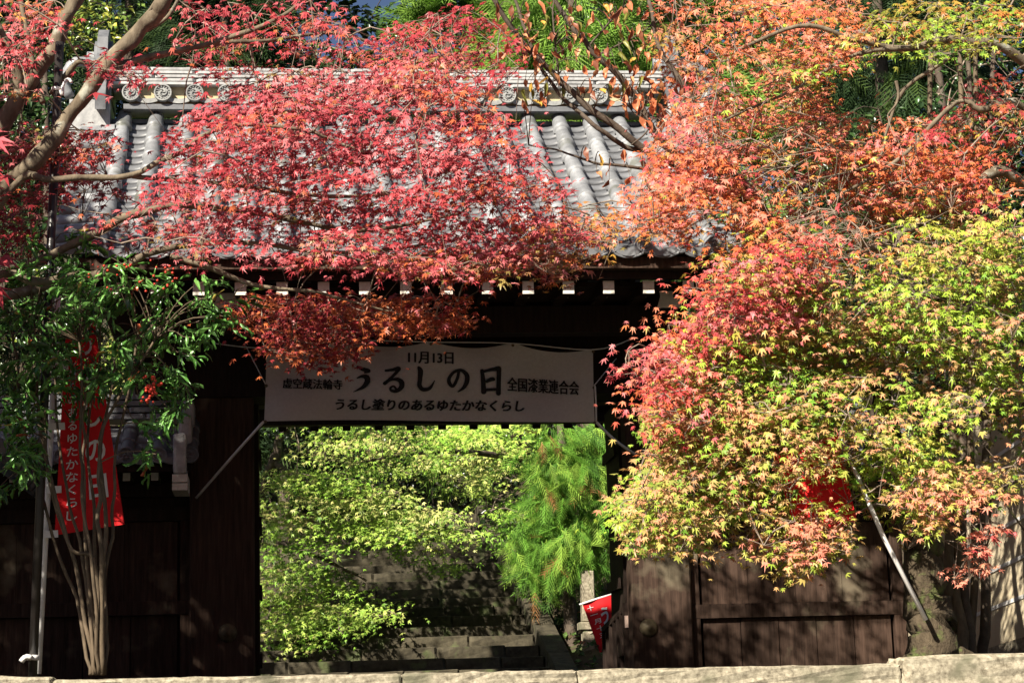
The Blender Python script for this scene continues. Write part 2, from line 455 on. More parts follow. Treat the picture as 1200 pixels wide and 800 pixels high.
# stone coping along the terrace edge
cw = thing('stone_coping_wall', 'low granite block wall with a lit top edge along the foot of the picture', 'stone wall', (0, CY, 0))
def ctop(px):
    return 796.5 - (px-62)*(796.5-777.5)/(1055-62)
joints = [-260, 62, 471, 677, 1056]
for a, b in zip(joints, joints[1:]):
    dy = -4 if b == 62 else 0
    A, B = at(a, ctop(max(a,0))+dy, CY), at(b, ctop(b)+dy, CY)
    g = .004
    mb = MB(); vs = []
    for (P, s) in ((A, g), (B, -g)):
        for y in (CY, CY+.34):
            for z in (P[2]-.42, P[2]): vs.append((P[0]+s, y, z))
    mb.add(vs, [(0,1,3,2),(4,6,7,5),(0,4,5,1),(2,3,7,6),(0,2,6,4),(1,5,7,3)])
    obj('stone', rough(bevel(mb.mesh('stone','granite'), .018, 2), .004, 14, a), cw)
A, B = at(1056, 769, CY-.03), at(1500, 757, CY-.03)
mb = MB(); vs = [(P[0]+s, y, z) for P, s in ((A,.012),(B,0)) for y in (CY-.03, CY+.40) for z in (P[2]-.6, P[2])]
mb.add(vs, [(0,1,3,2),(4,6,7,5),(0,4,5,1),(2,3,7,6),(0,2,6,4),(1,5,7,3)])
obj('stone', rough(bevel(mb.mesh('stone','granite'), .05, 3), .006, 10), cw)
zc0 = at(0, 800, CY)[2]-.45
for r in range(3):                                               # retaining courses down to the street
    x = -6.0 - .5*(r%2); 
    while x < 9:
        L = random.uniform(.9, 1.5)
        me = bevel(MB().bbox((x+.006, CY+.03, r*.56-.02), (x+L-.006, CY+.32, min(zc0+.02, r*.56+.55))).mesh('stone','granite'), .02)
        obj('stone', me, cw); x += L

# ================================================================== GATE
YP = 18.5                                     # front face of the main pillars
YE, YR = 16.4, 19.2                           # eave edge, ridge line
PL0, PL1 = at(222,640,YP)[0], at(298,640,YP)[0]
PR0, PR1 = at(738,640,YP)[0], at(808,640,YP)[0]
GC = (PL0+PR1)/2
pL = at(78, 268, YE); RX0 = pL[0]; RX1 = at(866,284,YE)[0]
zE = at(600, 290, YE)[2]; zB = at(600, 132, YR-.12)[2]         # tile bed level at eave and ridge foot
print('gate', PL0, PL1, PR0, PR1, 'roof', RX0, RX1, 'zE', zE, 'zB', zB, 'w', PR0-PL1)
gate = thing('temple_gate', 'dark timber temple gate with a grey tiled roof and open doorway', 'gate', (GC, YP, TZ))
def roof_z(y):                                 # slightly concave slope
    t = (y-YE)/(YR-YE); return zE + (zB-zE)*(.80*t+.20*t*t)
def roof_ang(y): return math.atan2(roof_z(y+.05)-roof_z(y-.05), .1)
# roof deck (front) and plain rear slope
YRR = 21.75; zRR = at(500, 492, YRR)[2]+.16
mb = MB(); n = 9; o1 = [(y, roof_z(y)-.09) for y in np.linspace(YE+.06, YR, n)]; o2 = [(y, z-.07) for y, z in o1[::-1]]
mb.prism(o1+o2, 'x', RX0+.12, RX1-.12)
roof = mb.build('roof', 'wood', gate)
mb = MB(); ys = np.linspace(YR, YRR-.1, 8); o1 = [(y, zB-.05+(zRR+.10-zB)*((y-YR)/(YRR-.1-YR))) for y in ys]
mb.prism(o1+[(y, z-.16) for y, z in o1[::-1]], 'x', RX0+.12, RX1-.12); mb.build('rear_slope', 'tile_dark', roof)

def half_tile(r0_, r1_, L, seg=10, th=.016):
    """round cover tile along +Y; y=0 is the lower, larger end"""
    vs = []; fs = []
    for (y, r) in ((0, r0_), (.03*L/.3, r0_*1.02), (.035*L/.3+.01, r0_*.95), (L, r1_)):
        for k in range(seg+1):
            a = math.pi*k/seg*1.12-.06*math.pi; vs.append((-r*math.cos(a), y, r*math.sin(a)))
    m_ = seg+1
    for i in range(3):
        for k in range(seg): fs.append((i*m_+k, i*m_+k+1, (i+1)*m_+k+1, (i+1)*m_+k))
    fs.append(tuple(range(seg, -1, -1)))
    return MB().add(vs, fs, True)
COLS = []
step = (at(838,280,YE)[0]-at(672,280,YE)[0])/4
x = at(838,280,YE)[0]
while x-step > RX0+.05: x -= step
while x < RX1-.05: COLS.append(x); x += step
NR = 10; slopeL = math.hypot(YR-YE, zB-zE); seglen = slopeL/NR
ht = half_tile(.084, .066, seglen*1.06).mesh('round_tile', 'tile')
pw = step-.10
def pan_mesh():
    vs = []; fs = []; k = 7
    for (y, dz) in ((0, 0), (0, .018), (.19, -.004), (.19,-.02)):
        for i in range(k):
            u = -1+2*i/(k-1); vs.append((u*pw*.62, y, dz+.035*u*u))
    for j in range(3):
        for i in range(k-1): fs.append((j*k+i, j*k+i+1, (j+1)*k+i+1, (j+1)*k+i))
    return MB().add(vs, fs, True).mesh('pan_tile', 'pan')
pm = pan_mesh()
def slope_M(xx, y, lift=0.0, jit=0.0):
    a = roof_ang(y)
    return Matrix.Translation((xx+random.uniform(-jit,jit), y, roof_z(y)+lift)) @ Matrix.Rotation(a+random.uniform(-jit,jit)*2, 4, 'X') @ Matrix.Rotation(random.uniform(-jit,jit)*2, 4, 'Z')
for xx in COLS:
    for j in range(NR):
        y = YE + (YR-YE)*j/NR
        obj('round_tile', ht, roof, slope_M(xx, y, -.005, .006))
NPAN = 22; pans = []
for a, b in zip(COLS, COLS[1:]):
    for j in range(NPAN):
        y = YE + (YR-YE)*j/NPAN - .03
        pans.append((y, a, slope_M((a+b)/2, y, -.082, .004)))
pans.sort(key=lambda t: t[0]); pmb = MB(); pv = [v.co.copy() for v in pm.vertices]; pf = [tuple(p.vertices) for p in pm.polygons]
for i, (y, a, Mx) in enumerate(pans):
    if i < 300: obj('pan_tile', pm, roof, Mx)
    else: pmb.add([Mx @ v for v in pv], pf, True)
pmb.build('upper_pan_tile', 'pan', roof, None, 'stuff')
# disc with a three-comma swirl
def swirl_disc(R):
    mb = MB()
    def ring(r0_, r1_, y0, y1, seg=20):
        vs = []; fs = []
        for r, y in ((r0_, .0), (r0_, y0), (r1_, y1), (r1_, 0)):
            for k in range(seg):
                a = 2*math.pi*k/seg; vs.append((r*math.cos(a), -y, r*math.sin(a)))
        for i in range(3):
            for k in range(seg): fs.append((i*seg+k, i*seg+(k+1)%seg, (i+1)*seg+(k+1)%seg, (i+1)*seg+k))
        mb.add(vs, fs)
    seg = 20
    mb.add([(R*math.cos(2*math.pi*k/seg), 0, R*math.sin(2*math.pi*k/seg)) for k in range(seg)]+[(R*math.cos(2*math.pi*k/seg), .05, R*math.sin(2*math.pi*k/seg)) for k in range(seg)],
           [tuple(range(seg))[::-1]]+[(k,(k+1)%seg,(k+1)%seg+seg,k+seg) for k in range(seg)])
    ring(R*.84, R, .016, .016)
    for k in range(14):
        a = 2*math.pi*k/14; mb.box((R*.70*math.cos(a), -.004, R*.70*math.sin(a)), (R*.11,.014,R*.11))
    for q in range(3):
        pts = []
        for i in range(7):
            t = i/6; a = q*2*math.pi/3 + t*2.6; rr = R*(.20+.30*t); pts.append((rr*math.cos(a), rr*math.sin(a), R*(.16*(1-t)+.03)))
        vs = []; fs = []
        for i, (px_, pz_, wd) in enumerate(pts):
            l = math.hypot(px_, pz_); ux, uz = px_/l, pz_/l
            vs += [(px_-ux*wd, -.0, pz_-uz*wd), (px_-ux*wd*.7, -.014, pz_-uz*wd*.7), (px_+ux*wd*.7, -.014, pz_+uz*wd*.7), (px_+ux*wd, 0, pz_+uz*wd)]
            if i: 
                o = (i-1)*4; fs += [(o+j, o+j+1, o+j+5, o+j+4) for j in range(3)]
        fs.append((0,1,2,3)); mb.add(vs, fs)
    return mb
dm = swirl_disc(.078).mesh('eave_disc', 'tile_dark')
for xx in COLS: obj('eave_disc', dm, roof, Matrix.Translation((xx, YE-.03, roof_z(YE)+.02)))
# eave pan tile ends: curved bands
vs = []; k = 9
for (y, z0_, z1_) in ((0, -.06, .0), (.05, -.06, .0)):
    for i in range(k):
        u = -1+2*i/(k-1); vs.append((u*(step/2-.05), y, z0_+.030*u*u-.01)); vs.append((u*(step/2-.05), y, z1_+.030*u*u))
fs = [(2*i, 2*i+2, 2*i+3, 2*i+1) for i in range(k-1)] + [(2*i+1, 2*i+3, 2*k+2*i+3, 2*k+2*i+1) for i in range(k-1)]
for z_ in (-.022, -.040):
    pass
em = MB().add(vs, fs).mesh('eave_tile', 'tile_dark')
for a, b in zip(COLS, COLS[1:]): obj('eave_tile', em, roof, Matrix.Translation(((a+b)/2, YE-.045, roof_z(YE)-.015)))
# verge tiles laid across at both ends
vt = half_tile(.075, .068, .34, 8).mesh('verge_tile', 'tile')
for sgn, xx in ((-1, COLS[0]), (1, COLS[-1])):
    for j in range(12):
        y = YE+.05 + (YR-YE-.1)*j/12
        Mx = Matrix.Translation((xx+sgn*.40, y, roof_z(y)-.055)) @ Matrix.Rotation(roof_ang(y), 4, 'X') @ Matrix.Rotation(sgn*math.pi/2, 4, 'Z') @ Matrix.Rotation(sgn*0+.10, 4, 'X')
        obj('verge_tile', vt, roof, Mx)
# ridge: foot course with discs, mortar, five flat courses, cap
zr = zB+.02; yf = YR-.17
zd = at(575,113,yf)[2]
MB().bbox((COLS[0]+.05, yf+.03, zd-.12), (COLS[-1]-.05, YR+.2, zr+.21)).build('ridge_bed', 'mortar', roof)
dr = swirl_disc(.084).mesh('ridge_disc', 'disc')
rstep = at(594,113,yf)[0]-at(558,113,yf)[0]
xd = at(558,113,yf)[0]
while xd-rstep > COLS[0]-.05: xd -= rstep
zd = at(575,113,yf)[2]
flat = bevel(MB().box((0,0,0),(1,1,1)).mesh('ridge_tile','ridge'), .06, 1)
rim = half_tile(.05, .05, rstep*.6, 6)
band = MB(); vs = []
for y in (0,.08):
    for i in range(7):
        u = -1+2*i/6; vs += [(u*rstep*.33, y, -.045+.02*u*u), (u*rstep*.33, y, .0+.02*u*u)]
band.add(vs, [(2*i,2*i+2,2*i+3,2*i+1) for i in range(6)]+[(2*i+1,2*i+3,14+2*i+3,14+2*i+1) for i in range(6)])
bmesh_band = band.mesh('ridge_foot_tile','disc')
while xd < COLS[-1]+.05:
    obj('ridge_disc', dr, roof, Matrix.Translation((xd, yf-.05, zd)))
    if xd+rstep < COLS[-1]: obj('ridge_foot_tile', bmesh_band, roof, Matrix.Translation((xd+rstep/2, yf-.03, zd-.055)))
    xd += rstep
# dark course under the discs
MB().bbox((COLS[0], yf-.02, zd-.155), (COLS[-1], yf+.25, zd-.105)).build('ridge_under_course', 'tile_dark', roof)
zt0 = at(400,103.5,yf)[2]; zt1 = at(400,80,yf)[2]; hh = (zt1-zt0)/5
for c in range(5):
    x = COLS[0]-.12 - random.uniform(0,.3); z = zt0+hh*(c+.5); ins = .012*c
    while x < COLS[-1]+.1:
        L = random.uniform(.46,.52); x1 = min(x+L, COLS[-1]+.15); x0 = max(x, COLS[0]-.12)
        if x1-x0 > .08:
            obj('ridge_tile', flat, roof, Matrix.Translation(((x0+x1)/2, YR+.02, z+random.uniform(-.003,.003))) @ Matrix.Rotation(random.uniform(-.006,.006),4,'Y') @ Matrix.Diagonal((x1-x0-.008, .50-ins*2+random.uniform(-.012,.012), hh*.70, 1)))
        x += L
MB().bbox((COLS[0]-.1, YR-.10, zt0-.03), (COLS[-1]+.1, YR+.16, zt1-.02)).build('ridge_core', 'tile_dark', roof)
cap = half_tile(.10, .095, .36, 8).mesh('ridge_cap', 'ridge')
x = COLS[0]-.1
while x < COLS[-1]: 
    obj('ridge_cap', cap, roof, Matrix.Translation((x, YR+.02, zt1-.045)) @ Matrix.Rotation(-math.pi/2, 4, 'Z')); x += .34
# ridge end ornaments (demon tile shape): thick arched slab with shoulders and a rolled crest
def ornament(xc, sgn):
    out = [(-.42,-.45),(-.45,-.30),(-.36,-.14),(-.40,.02),(-.27,.16),(-.22,.34),(-.08,.46),(.08,.46),(.22,.34),(.27,.16),(.40,.02),(.36,-.14),(.45,-.30),(.42,-.45),(.2,-.38),(-.2,-.38)]
    mb = MB(); mb.prism([(YR+.02+a, zt0+.15+b) for a, b in out], 'x', xc-.05, xc+.05)
    mb.prism([(YR+.02+a*.72, zt0+.17+b*.72) for a, b in out], 'x', xc-.085, xc+.085)
    return mb
for xc, s in ((COLS[0]-.20,-1),(COLS[-1]+.24,1)):
    o = ornament(xc, s).build('ridge_ornament', 'tile_dark', roof)
    MB().tube([(xc-.16, YR-.02, zt1+.12), (xc+.16, YR-.02, zt1+.12)], .075, 10).build('ornament_roll', 'tile', roof)
    MB().tube(spline([(xc+s*.05,YR-.2,zt0+.2),(xc+s*.25,YR-.24,zt0+.22),(xc+s*.36,YR-.22,zt0+.05),(xc+s*.30,YR-.2,zt0-.12)],10), [.05]*10, 8).build('ornament_fin', 'tile', roof)
    # white-grey end block under the ornament
    MB().bbox((xc-.30 if s<0 else xc-.08, yf-.10, zt0-.62), (xc+.08 if s<0 else xc+.30, yf+.45, zt0-.16)).build('ridge_end_block', 'ridge', roof)

# eave boards
zb = roof_z(YE)-.075
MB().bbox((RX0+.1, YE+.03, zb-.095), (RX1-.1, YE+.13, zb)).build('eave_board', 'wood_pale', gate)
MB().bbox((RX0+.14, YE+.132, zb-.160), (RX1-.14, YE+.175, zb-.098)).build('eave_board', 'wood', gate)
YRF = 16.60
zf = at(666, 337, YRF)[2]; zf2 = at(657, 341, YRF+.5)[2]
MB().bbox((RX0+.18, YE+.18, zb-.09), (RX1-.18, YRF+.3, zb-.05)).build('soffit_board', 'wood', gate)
MB().bbox((RX0+.18, YRF+.25, zf+.065), (RX1-.18, YR, zf+.105)).build('soffit_board', 'wood', gate)
# rafters with painted ends
xr0 = at(666,337,YRF)[0]; rs = (at(760,336,YRF)[0]-at(282,339,YRF)[0])/10
zrt = at(500,507,YRR)[2]+.075
k0 = math.ceil((RX0+.25-xr0)/rs); k1 = math.floor((RX1-.25-xr0)/rs)
for k in range(k0, k1+1):
    xx = xr0+k*rs
    rf = MB().bar((xx, YRF, zf), (xx, YR-.1, zf+.35), .092, .105).build('rafter', 'wood', gate)
    MB().box((xx, YRF-.006, zf), (.094,.014,.108)).build('rafter_end', 'white_paint', rf)
    b2 = MB().bar((xx+.02, YRF+.5, zf2), (xx+.02, YR, zf2), .095, .12).build('lower_rafter', 'wood', gate)
    MB().box((xx+.02, YRF+.493, zf2), (.097,.014,.122)).build('rafter_end', 'white_paint', b2)
    # rear rafter tips seen below the banner
    MB().bar((xx, YR, zB-.5), (xx, YRR, zrt), .085, .13).build('rear_rafter', 'wood', gate)
MB().bbox((RX0+.2, YRR-.22, at(500,496.5,YRR-.2)[2]), (RX1-.2, YRR-.08, zRR-.0)).build('rear_purlin', 'wood', gate)
# purlin carried in front of the pillars, wall plate, lintels
MB().bbox((RX0+.3, YRF+.8, zf2-.30), (RX1-.3, YRF+1.0, zf2-.065)).build('front_purlin', 'wood', gate)
zl = at(500, 395, YP)[2]
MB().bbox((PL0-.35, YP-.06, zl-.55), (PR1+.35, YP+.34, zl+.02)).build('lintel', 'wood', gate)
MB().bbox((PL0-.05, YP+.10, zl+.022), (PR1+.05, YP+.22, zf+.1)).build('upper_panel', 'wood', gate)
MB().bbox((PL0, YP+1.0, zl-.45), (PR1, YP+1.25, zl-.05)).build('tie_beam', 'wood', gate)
# beam noses with pale painted fronts above both pillars
for xc, px_ in (((PR0+PR1)/2, 779), ((PL0+PL1)/2, 262)):
    P1, P2 = at(px_+3, 330, YRF+.55), at(px_-8, 386, YP-.45)
    Pm = at(px_+3, 345, YRF+.5)
    out = [(-.085,.115),(.02,.115),(.125,-.06),(.10,-.13),(-.105,-.13),(-.075,-.03)]
    nb = MB().prism([(Pm[0]+a, Pm[2]+b) for a, b in out], 'y', YRF+.45, YP+.1).build('bracket_arm', 'wood', gate)
    MB().prism([(Pm[0]+a, Pm[2]+b) for a, b in out], 'y', YRF+.437, YRF+.447).build('painted_end', 'white_paint', nb)
    P = at(px_-6, 380, YP-.5)
    b2 = MB().bbox((P[0]-.075, YP-.5, P[2]-.10), (P[0]+.075, YP-.07, P[2]+.075)).build('beam_nose', 'wood', gate)
    MB().bbox((P[0]-.077, YP-.514, P[2]-.102), (P[0]+.077, YP-.503, P[2]+.077)).build('painted_end', 'white_paint', b2)
    MB().bbox((P[0]-.06, YP-.42, P[2]+.08), (P[0]+.06, YP-.07, Pm[2]-.14)).build('bracket_block', 'wood', gate)
# main pillars: broad planks; bronze nail covers
boss = MB(); vs = []; seg = 18
prof = [(.082,0),(.082,-.012),(.060,-.032),(.030,-.045),(.022,-.060)]
for r, y in prof:
    for k in range(seg): vs.append((r*math.cos(2*math.pi*k/seg), y, r*math.sin(2*math.pi*k/seg)))
boss.add(vs, [(i*seg+k, i*seg+(k+1)%seg, (i+1)*seg+(k+1)%seg, (i+1)*seg+k) for i in range(len(prof)-1) for k in range(seg)]+[tuple((len(prof)-1)*seg+k for k in range(seg))], True)
bme = boss.mesh('nail_cover', 'brass')
for a, b, pxb, pyb in ((PL0,PL1,267,741),(PR0,PR1,760,735)):
    pb = MB().bbox((a, YP, TZ-.05), (b, YP+.26, zl-.4))
    p = obj('pillar', bevel(pb.mesh('pillar','wood_pale'), .015), gate)
    P = at(pxb, pyb, YP); obj('nail_cover', bme, p, Matrix.Translation((P[0], YP, P[2])))
for xx in (PL0+.15, PR1-.15):
    MB().bbox((xx-.12, 20.6, TZ-.05), (xx+.12, 20.84, zRR-.2)).build('rear_post', 'wood', gate)
    MB().bbox((xx-.07, YP+.27, zl-.9), (xx+.07, 20.59, zl-.68)).build('side_tie', 'wood', gate)
for xx, s in ((PL1,1),(PR0,-1)):                # open door leaves folded back inside
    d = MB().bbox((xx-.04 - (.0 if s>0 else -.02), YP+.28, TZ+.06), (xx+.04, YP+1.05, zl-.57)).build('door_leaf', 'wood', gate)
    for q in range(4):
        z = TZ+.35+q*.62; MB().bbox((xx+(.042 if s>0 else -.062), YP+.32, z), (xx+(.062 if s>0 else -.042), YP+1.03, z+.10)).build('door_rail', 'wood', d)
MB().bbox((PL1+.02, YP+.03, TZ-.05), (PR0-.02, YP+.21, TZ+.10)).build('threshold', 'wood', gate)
# gable boards
for xx in (RX0+.22, RX1-.26):
    mb = MB(); o1 = [(y, roof_z(y)-.18) for y in np.linspace(YE+.25, YR, 7)]
    o1 += [(y, zB-.15+(zRR-.1-zB)*((y-YR)/(YRR-YR))) for y in np.linspace(YR+.1, YRR, 5)]
    mb.prism(o1+[(y, z-.26) for y, z in o1[::-1]], 'x', xx, xx+.05); mb.build('gable_board', 'wood', gate)

# ------------------------------------------------------------------ wing walls with little tiled roofs
def wing(label, xa, xb, px_low, right_side):
    y0 = YP+.12
    root = thing('wing_wall', label, 'wall', ((xa+xb)/2, y0, TZ))
    Zat = lambda py: at(px_low, py, y0)[2]
    zt = Zat(568); zr1, zr0 = Zat(706), Zat(722); zu = Zat(608)
    MB().bbox((xa, y0+.05, TZ), (xb, y0+.11, zt)).build('back_board', 'wood', root)
    MB().bbox((xa, y0-.05, zr0), (xb, y0+.06, zr1)).build('rail', 'wood_pale', root)
    MB().bbox((xa, y0-.04, zu-.03), (xb, y0+.06, zu+.09)).build('rail', 'wood', root)
    MB().bbox((xa, y0-.06, zt-.12), (xb, y0+.10, zt)).build('top_plate', 'wood', root)
    wd = .11; posts = [xa+wd/2+.005, xb-wd/2-.005] + ([] if right_side else [xa+(xb-xa)*.5])
    for xx in posts:
        MB().bbox((xx-wd/2, y0-.045, TZ), (xx+wd/2, y0+.055, zr0-.003)).build('post', 'wood_pale', root)
        MB().bbox((xx-wd/2, y0-.045, zr1+.003), (xx+wd/2, y0+.055, zu-.033)).build('post', 'wood_pale', root)
    a, b = xa+wd+.03, xb-wd-.03; nb = 5 if right_side else 8
    for k in range(nb):
        w_ = (b-a)/nb; x0 = a+k*w_
        MB().bbox((x0+.004, y0-.008+random.uniform(-.006,.006), TZ), (x0+w_-.004, y0+.045, zr0-.005)).build('board', 'wood_pale', root)
    nb = 4 if right_side else 7
    for k in range(nb):
        w_ = (b-a)/nb; x0 = a+k*w_
        MB().bbox((x0+.002, y0-.004+random.uniform(-.003,.003), zr1+.005), (x0+w_-.002, y0+.045, zu-.035)).build('board', 'wood_pale', root)
    # little roof
    ze = Zat(552)+.03; yE = y0-.62; zrdg = ze+.42
    ang = math.atan2(zrdg-ze, .62)
    cl = roofm = MB().prism([(yE+.04,ze-.06),(y0,zrdg-.06),(y0+.6,ze-.06),(y0+.6,ze-.12),(y0,zrdg-.16),(yE+.04,ze-.12)], 'x', xa, xb).build('small_roof', 'wood', root)
    sp = .26; nn = int((xb-xa)/sp); sp = (xb-xa)/nn
    rt = half_tile(.068,.060,.26,8).mesh('round_tile','tile_dark'); ddm = swirl_disc(.072).mesh('eave_disc','tile_dark')
    vs = []; fs = []; k = 7
    for (y, dz) in ((0,-.03),(0,.018),(.19,-.004)):
        for i in range(k):
            u = -1+2*i/(k-1); vs.append((u*sp*.40, y, dz+.03*u*u))
    for j in range(2):
        for i in range(k-1): fs.append((j*k+i, j*k+i+1, (j+1)*k+i+1, (j+1)*k+i))
    pn = MB().add(vs, fs, True).mesh('pan_tile','tile_dark')
    for i in range(nn+1):
        xx = xa+sp*i
        for j in range(3):
            t = j/3; obj('round_tile', rt, roofm, Matrix.Translation((xx, yE+.6*t, ze+(zrdg-ze)*t)) @ Matrix.Rotation(ang, 4, 'X'))
        obj('eave_disc', ddm, roofm, Matrix.Translation((xx, yE-.03, ze+.015)))
        if i < nn:
            for j in range(4):
                t = j/4; obj('pan_tile', pn, roofm, Matrix.Translation((xx+sp/2, yE-.03+.62*t, ze-.045+(zrdg-ze)*t)) @ Matrix.Rotation(ang, 4, 'X'))
    for c in range(4):
        x = xa-random.uniform(0,.25)
        while x < xb:
            x0, x1 = max(x,xa), min(x+.40, xb)
            if x1-x0 > .06: obj('ridge_tile', flat2, roofm, Matrix.Translation(((x0+x1)/2, y0, zrdg+.02+c*.062)) @ Matrix.Diagonal((x1-x0-.006, .34-.03*c, .05, 1)))
            x += .40
    xe = at(149,565,y0-.35)[0] if not right_side else xa+.2
    x = xe
    while x-.245 > xa+.05: x -= .245
    while x < xb-.25:
        r_ = MB().bbox((x-.03, y0-.42, Zat(571)), (x+.03, y0-.02, Zat(571)+.065)).build('rafter', 'wood', root)
        MB().bbox((x-.032, y0-.432, Zat(571)-.002), (x+.032, y0-.423, Zat(571)+.067)).build('rafter_end', 'white_paint', r_)
        x += .245
    return root, roofm, (ze, zrdg, yE, y0)
flat2 = bevel(MB().box((0,0,0),(1,1,1)).mesh('ridge_tile','tile_dark'), .06, 1)
XL = at(-260, 640, YP)[0]
wl, wlr, inf = wing('shaded dark board wall joining the gate behind the nandina shrub', XL, PL0+.03, 100, False)
XRW = at(1056, 650, YP+.12)[0]
wr, wrr, inf2 = wing('sun dappled brown board wall between gate pillar and mossy maple trunk', PR1-.03, XRW, 930, True)
# stepped end ridge of the left little roof and its pale end block
o = MB()
for k, (a, b, c, d) in enumerate(((203,508,219,556),(209,486,225,530),(214,470,228,500))):
    P, Q = at(a, d, 18.0+k*.15), at(c, b, 18.0+k*.15)
    o = MB().bbox((P[0], 17.93+k*.16, P[2]), (Q[0], 18.25+k*.2, Q[2]))
    obj('end_ridge_tile', bevel(o.mesh('end_ridge_tile','ridge'), .03, 2), wl)
for a, b in ((556,565.5),(566.5,575)):
    P, Q = at(202,b,18.0), at(220,a,18.0)
    MB().bbox((P[0],17.95,P[2]), (Q[0],18.4,Q[2])).build('painted_beam_end', 'white_paint', wl)
# corner roof coming forward on the far left
lr = thing('corner_wall_roof', 'dark fanned tile edges of a small wall roof at the far left edge', 'roof', (at(10,520,16.5)[0], 16.5, TZ))
xw = at(-40,520,16.5)[0]
MB().bbox((xw-.2, 15.6, TZ), (xw-.05, 18.0, at(0,560,16.5)[2])).build('wall_board', 'wood', lr)
for k in range(9):
    y = 15.7+k*.27; Z0 = at(0,548,16.5)[2]
    MB().tube([(xw+.42, y, Z0), (xw-.12, y, Z0+.40)], [.075,.07], 8).build('round_tile', 'tile_dark', lr)
    MB().bar((xw+.38, y+.135, Z0-.04), (xw-.12, y+.135, Z0+.34), .2, .03).build('pan_tile', 'tile_dark', lr)
MB().bbox((xw-.28, 15.6, at(0,548,16.5)[2]+.38), (xw-.02, 18.0, at(0,548,16.5)[2]+.52)).build('ridge_course', 'tile_dark', lr)

# plaster wall with five white lines, right
pw_ = thing('plaster_wall', 'tan plaster wall with five white horizontal stripes behind the mossy trunk', 'wall', at(1130,780,17))
Pa, Pb = at(1059, 790, 18.72), at(1240, 733, 15.2); Pc, Pd = at(1059, 560, 18.72), at(1240, 420, 15.2)
def wallpt(u, v, off=0.0):
    lo = Pa+(Pb-Pa)*u; hi = Pc+(Pd-Pc)*u; p = lo+(hi-lo)*v
    dn = np.array([Pb[1]-Pa[1], -(Pb[0]-Pa[0]), 0]); dn /= np.linalg.norm(dn)
    if dn[1] > 0: dn = -dn
    return p + dn*off
def wall_slab(v0, v1, o0, o1):
    vs = [wallpt(u, v, o) for u in (0,1.25) for v in (v0,v1) for o in (o0,o1)]
    return MB().add(vs, [(0,1,3,2),(4,6,7,5),(0,4,5,1),(2,3,7,6),(0,2,6,4),(1,5,7,3)])
wall_slab(0, 1.0, -.2, 0).build('plaster_face', 'plaster', pw_)
wall_slab(-.25, -.005, -.22, .03).build('stone_base', 'granite', pw_)
for v in (.158, .315, .472, .63, .785):
    wall_slab(v-.008, v+.008, -.02, .006).build('white_line', 'stripe', pw_)

# ------------------------------------------------------------------ little picket barriers
def picket(label, pxs, post_px, top_py, y):
    root = thing('picket_barrier', label, 'barrier', at(post_px, 785, y), 'low picket barriers inside the gate posts')
    P = at(post_px, top_py, y); MB().bbox((P[0]-.03, y-.03, TZ), (P[0]+.03, y+.03, P[2])).build('post', 'wood', root)
    for i, (px_, py_) in enumerate(pxs):
        yy = y+.12*(i+1); Q = at(px_, py_, yy)
        MB().bbox((Q[0]-.014, yy-.02, TZ), (Q[0]+.014, yy+.02, Q[2]-.02)).build('slat', 'wood', root)
    Q = at(pxs[-1][0], pxs[-1][1], y+.12*len(pxs))
    MB().bar(P+[0,0,-.05], Q, .04, .05).build('top_rail', 'wood', root)
    L = at(post_px+(2 if post_px > 500 else -4), 735 if post_px < 500 else 728, y-.04)
    MB().bbox((L[0]-.022, y-.042, L[2]-.055), (L[0]+.022, y-.033, L[2]+.055)).build('paper_label', 'paper', root)
    return root
picket('dark low picket barrier beside the sunlit gate pillar and red flag', [(727,713),(723,718),(719,723),(715,728),(711,733),(707,738)], 733, 706, YP+.3)
picket('dark low picket barrier at the foot of the shaded gate pillar', [(299,722),(301,728),(302,735),(303,742)], 294, 714, YP+.3)

# ================================================================== BANNER
YB = 17.75
def ban(px, py):
    u = (px-310)/387; t = np.clip((py-400)/95, 0, 1)
    fold = 0.037*math.sin(u*9.4+.6)*(1-t*.4) + 0.024*math.sin(u*23+t*3) + 0.044*math.sin((u*1.3+t*.9)*5) + 0.027*math.sin((u*3.1-t*.8)*6+1)
    for g in (310,408,505,601,695):                       # pinch folds falling from the grommets
        fold -= .014*math.exp(-((px-g)/26)**2)*(1-t)
    return at(px, py, YB+fold)
bn = thing('cloth_banner', 'white cloth banner with black brush lettering hung across the gate opening', 'banner', ban(503,495))
gro = [(313,408),(408,399.5),(505,401),(601,402.5),(695,410)]
def top_y(px):
    for (a, ya), (b, yb) in zip(gro, gro[1:]):
        if px <= b or b == 695:
            t = (px-a)/(b-a); return ya+(yb-ya)*t - 1.5 + 8*4*t*(1-t)*.95*(.6 if a < 400 else 1)
xs_ = np.linspace(0,1,161); ys_ = np.linspace(0,1,30); vs = []
for v in ys_:
    for u in xs_:
        xl = 312-2.5*v*v; xrr = 695+2.0*v*v
        px = xl+(xrr-xl)*u; ty = top_y(np.clip(px,313,695)); by = 493.5+1.5*u-1.6*math.sin(u*math.pi)-.8*math.sin(u*7)
        vs.append(ban(px, ty+(by-ty)*v))
nx_ = len(xs_)
MB().add(vs, [(j*nx_+i, j*nx_+i+1, (j+1)*nx_+i+1, (j+1)*nx_+i) for j in range(len(ys_)-1) for i in range(nx_-1)], True).build('cloth', 'cloth', bn)

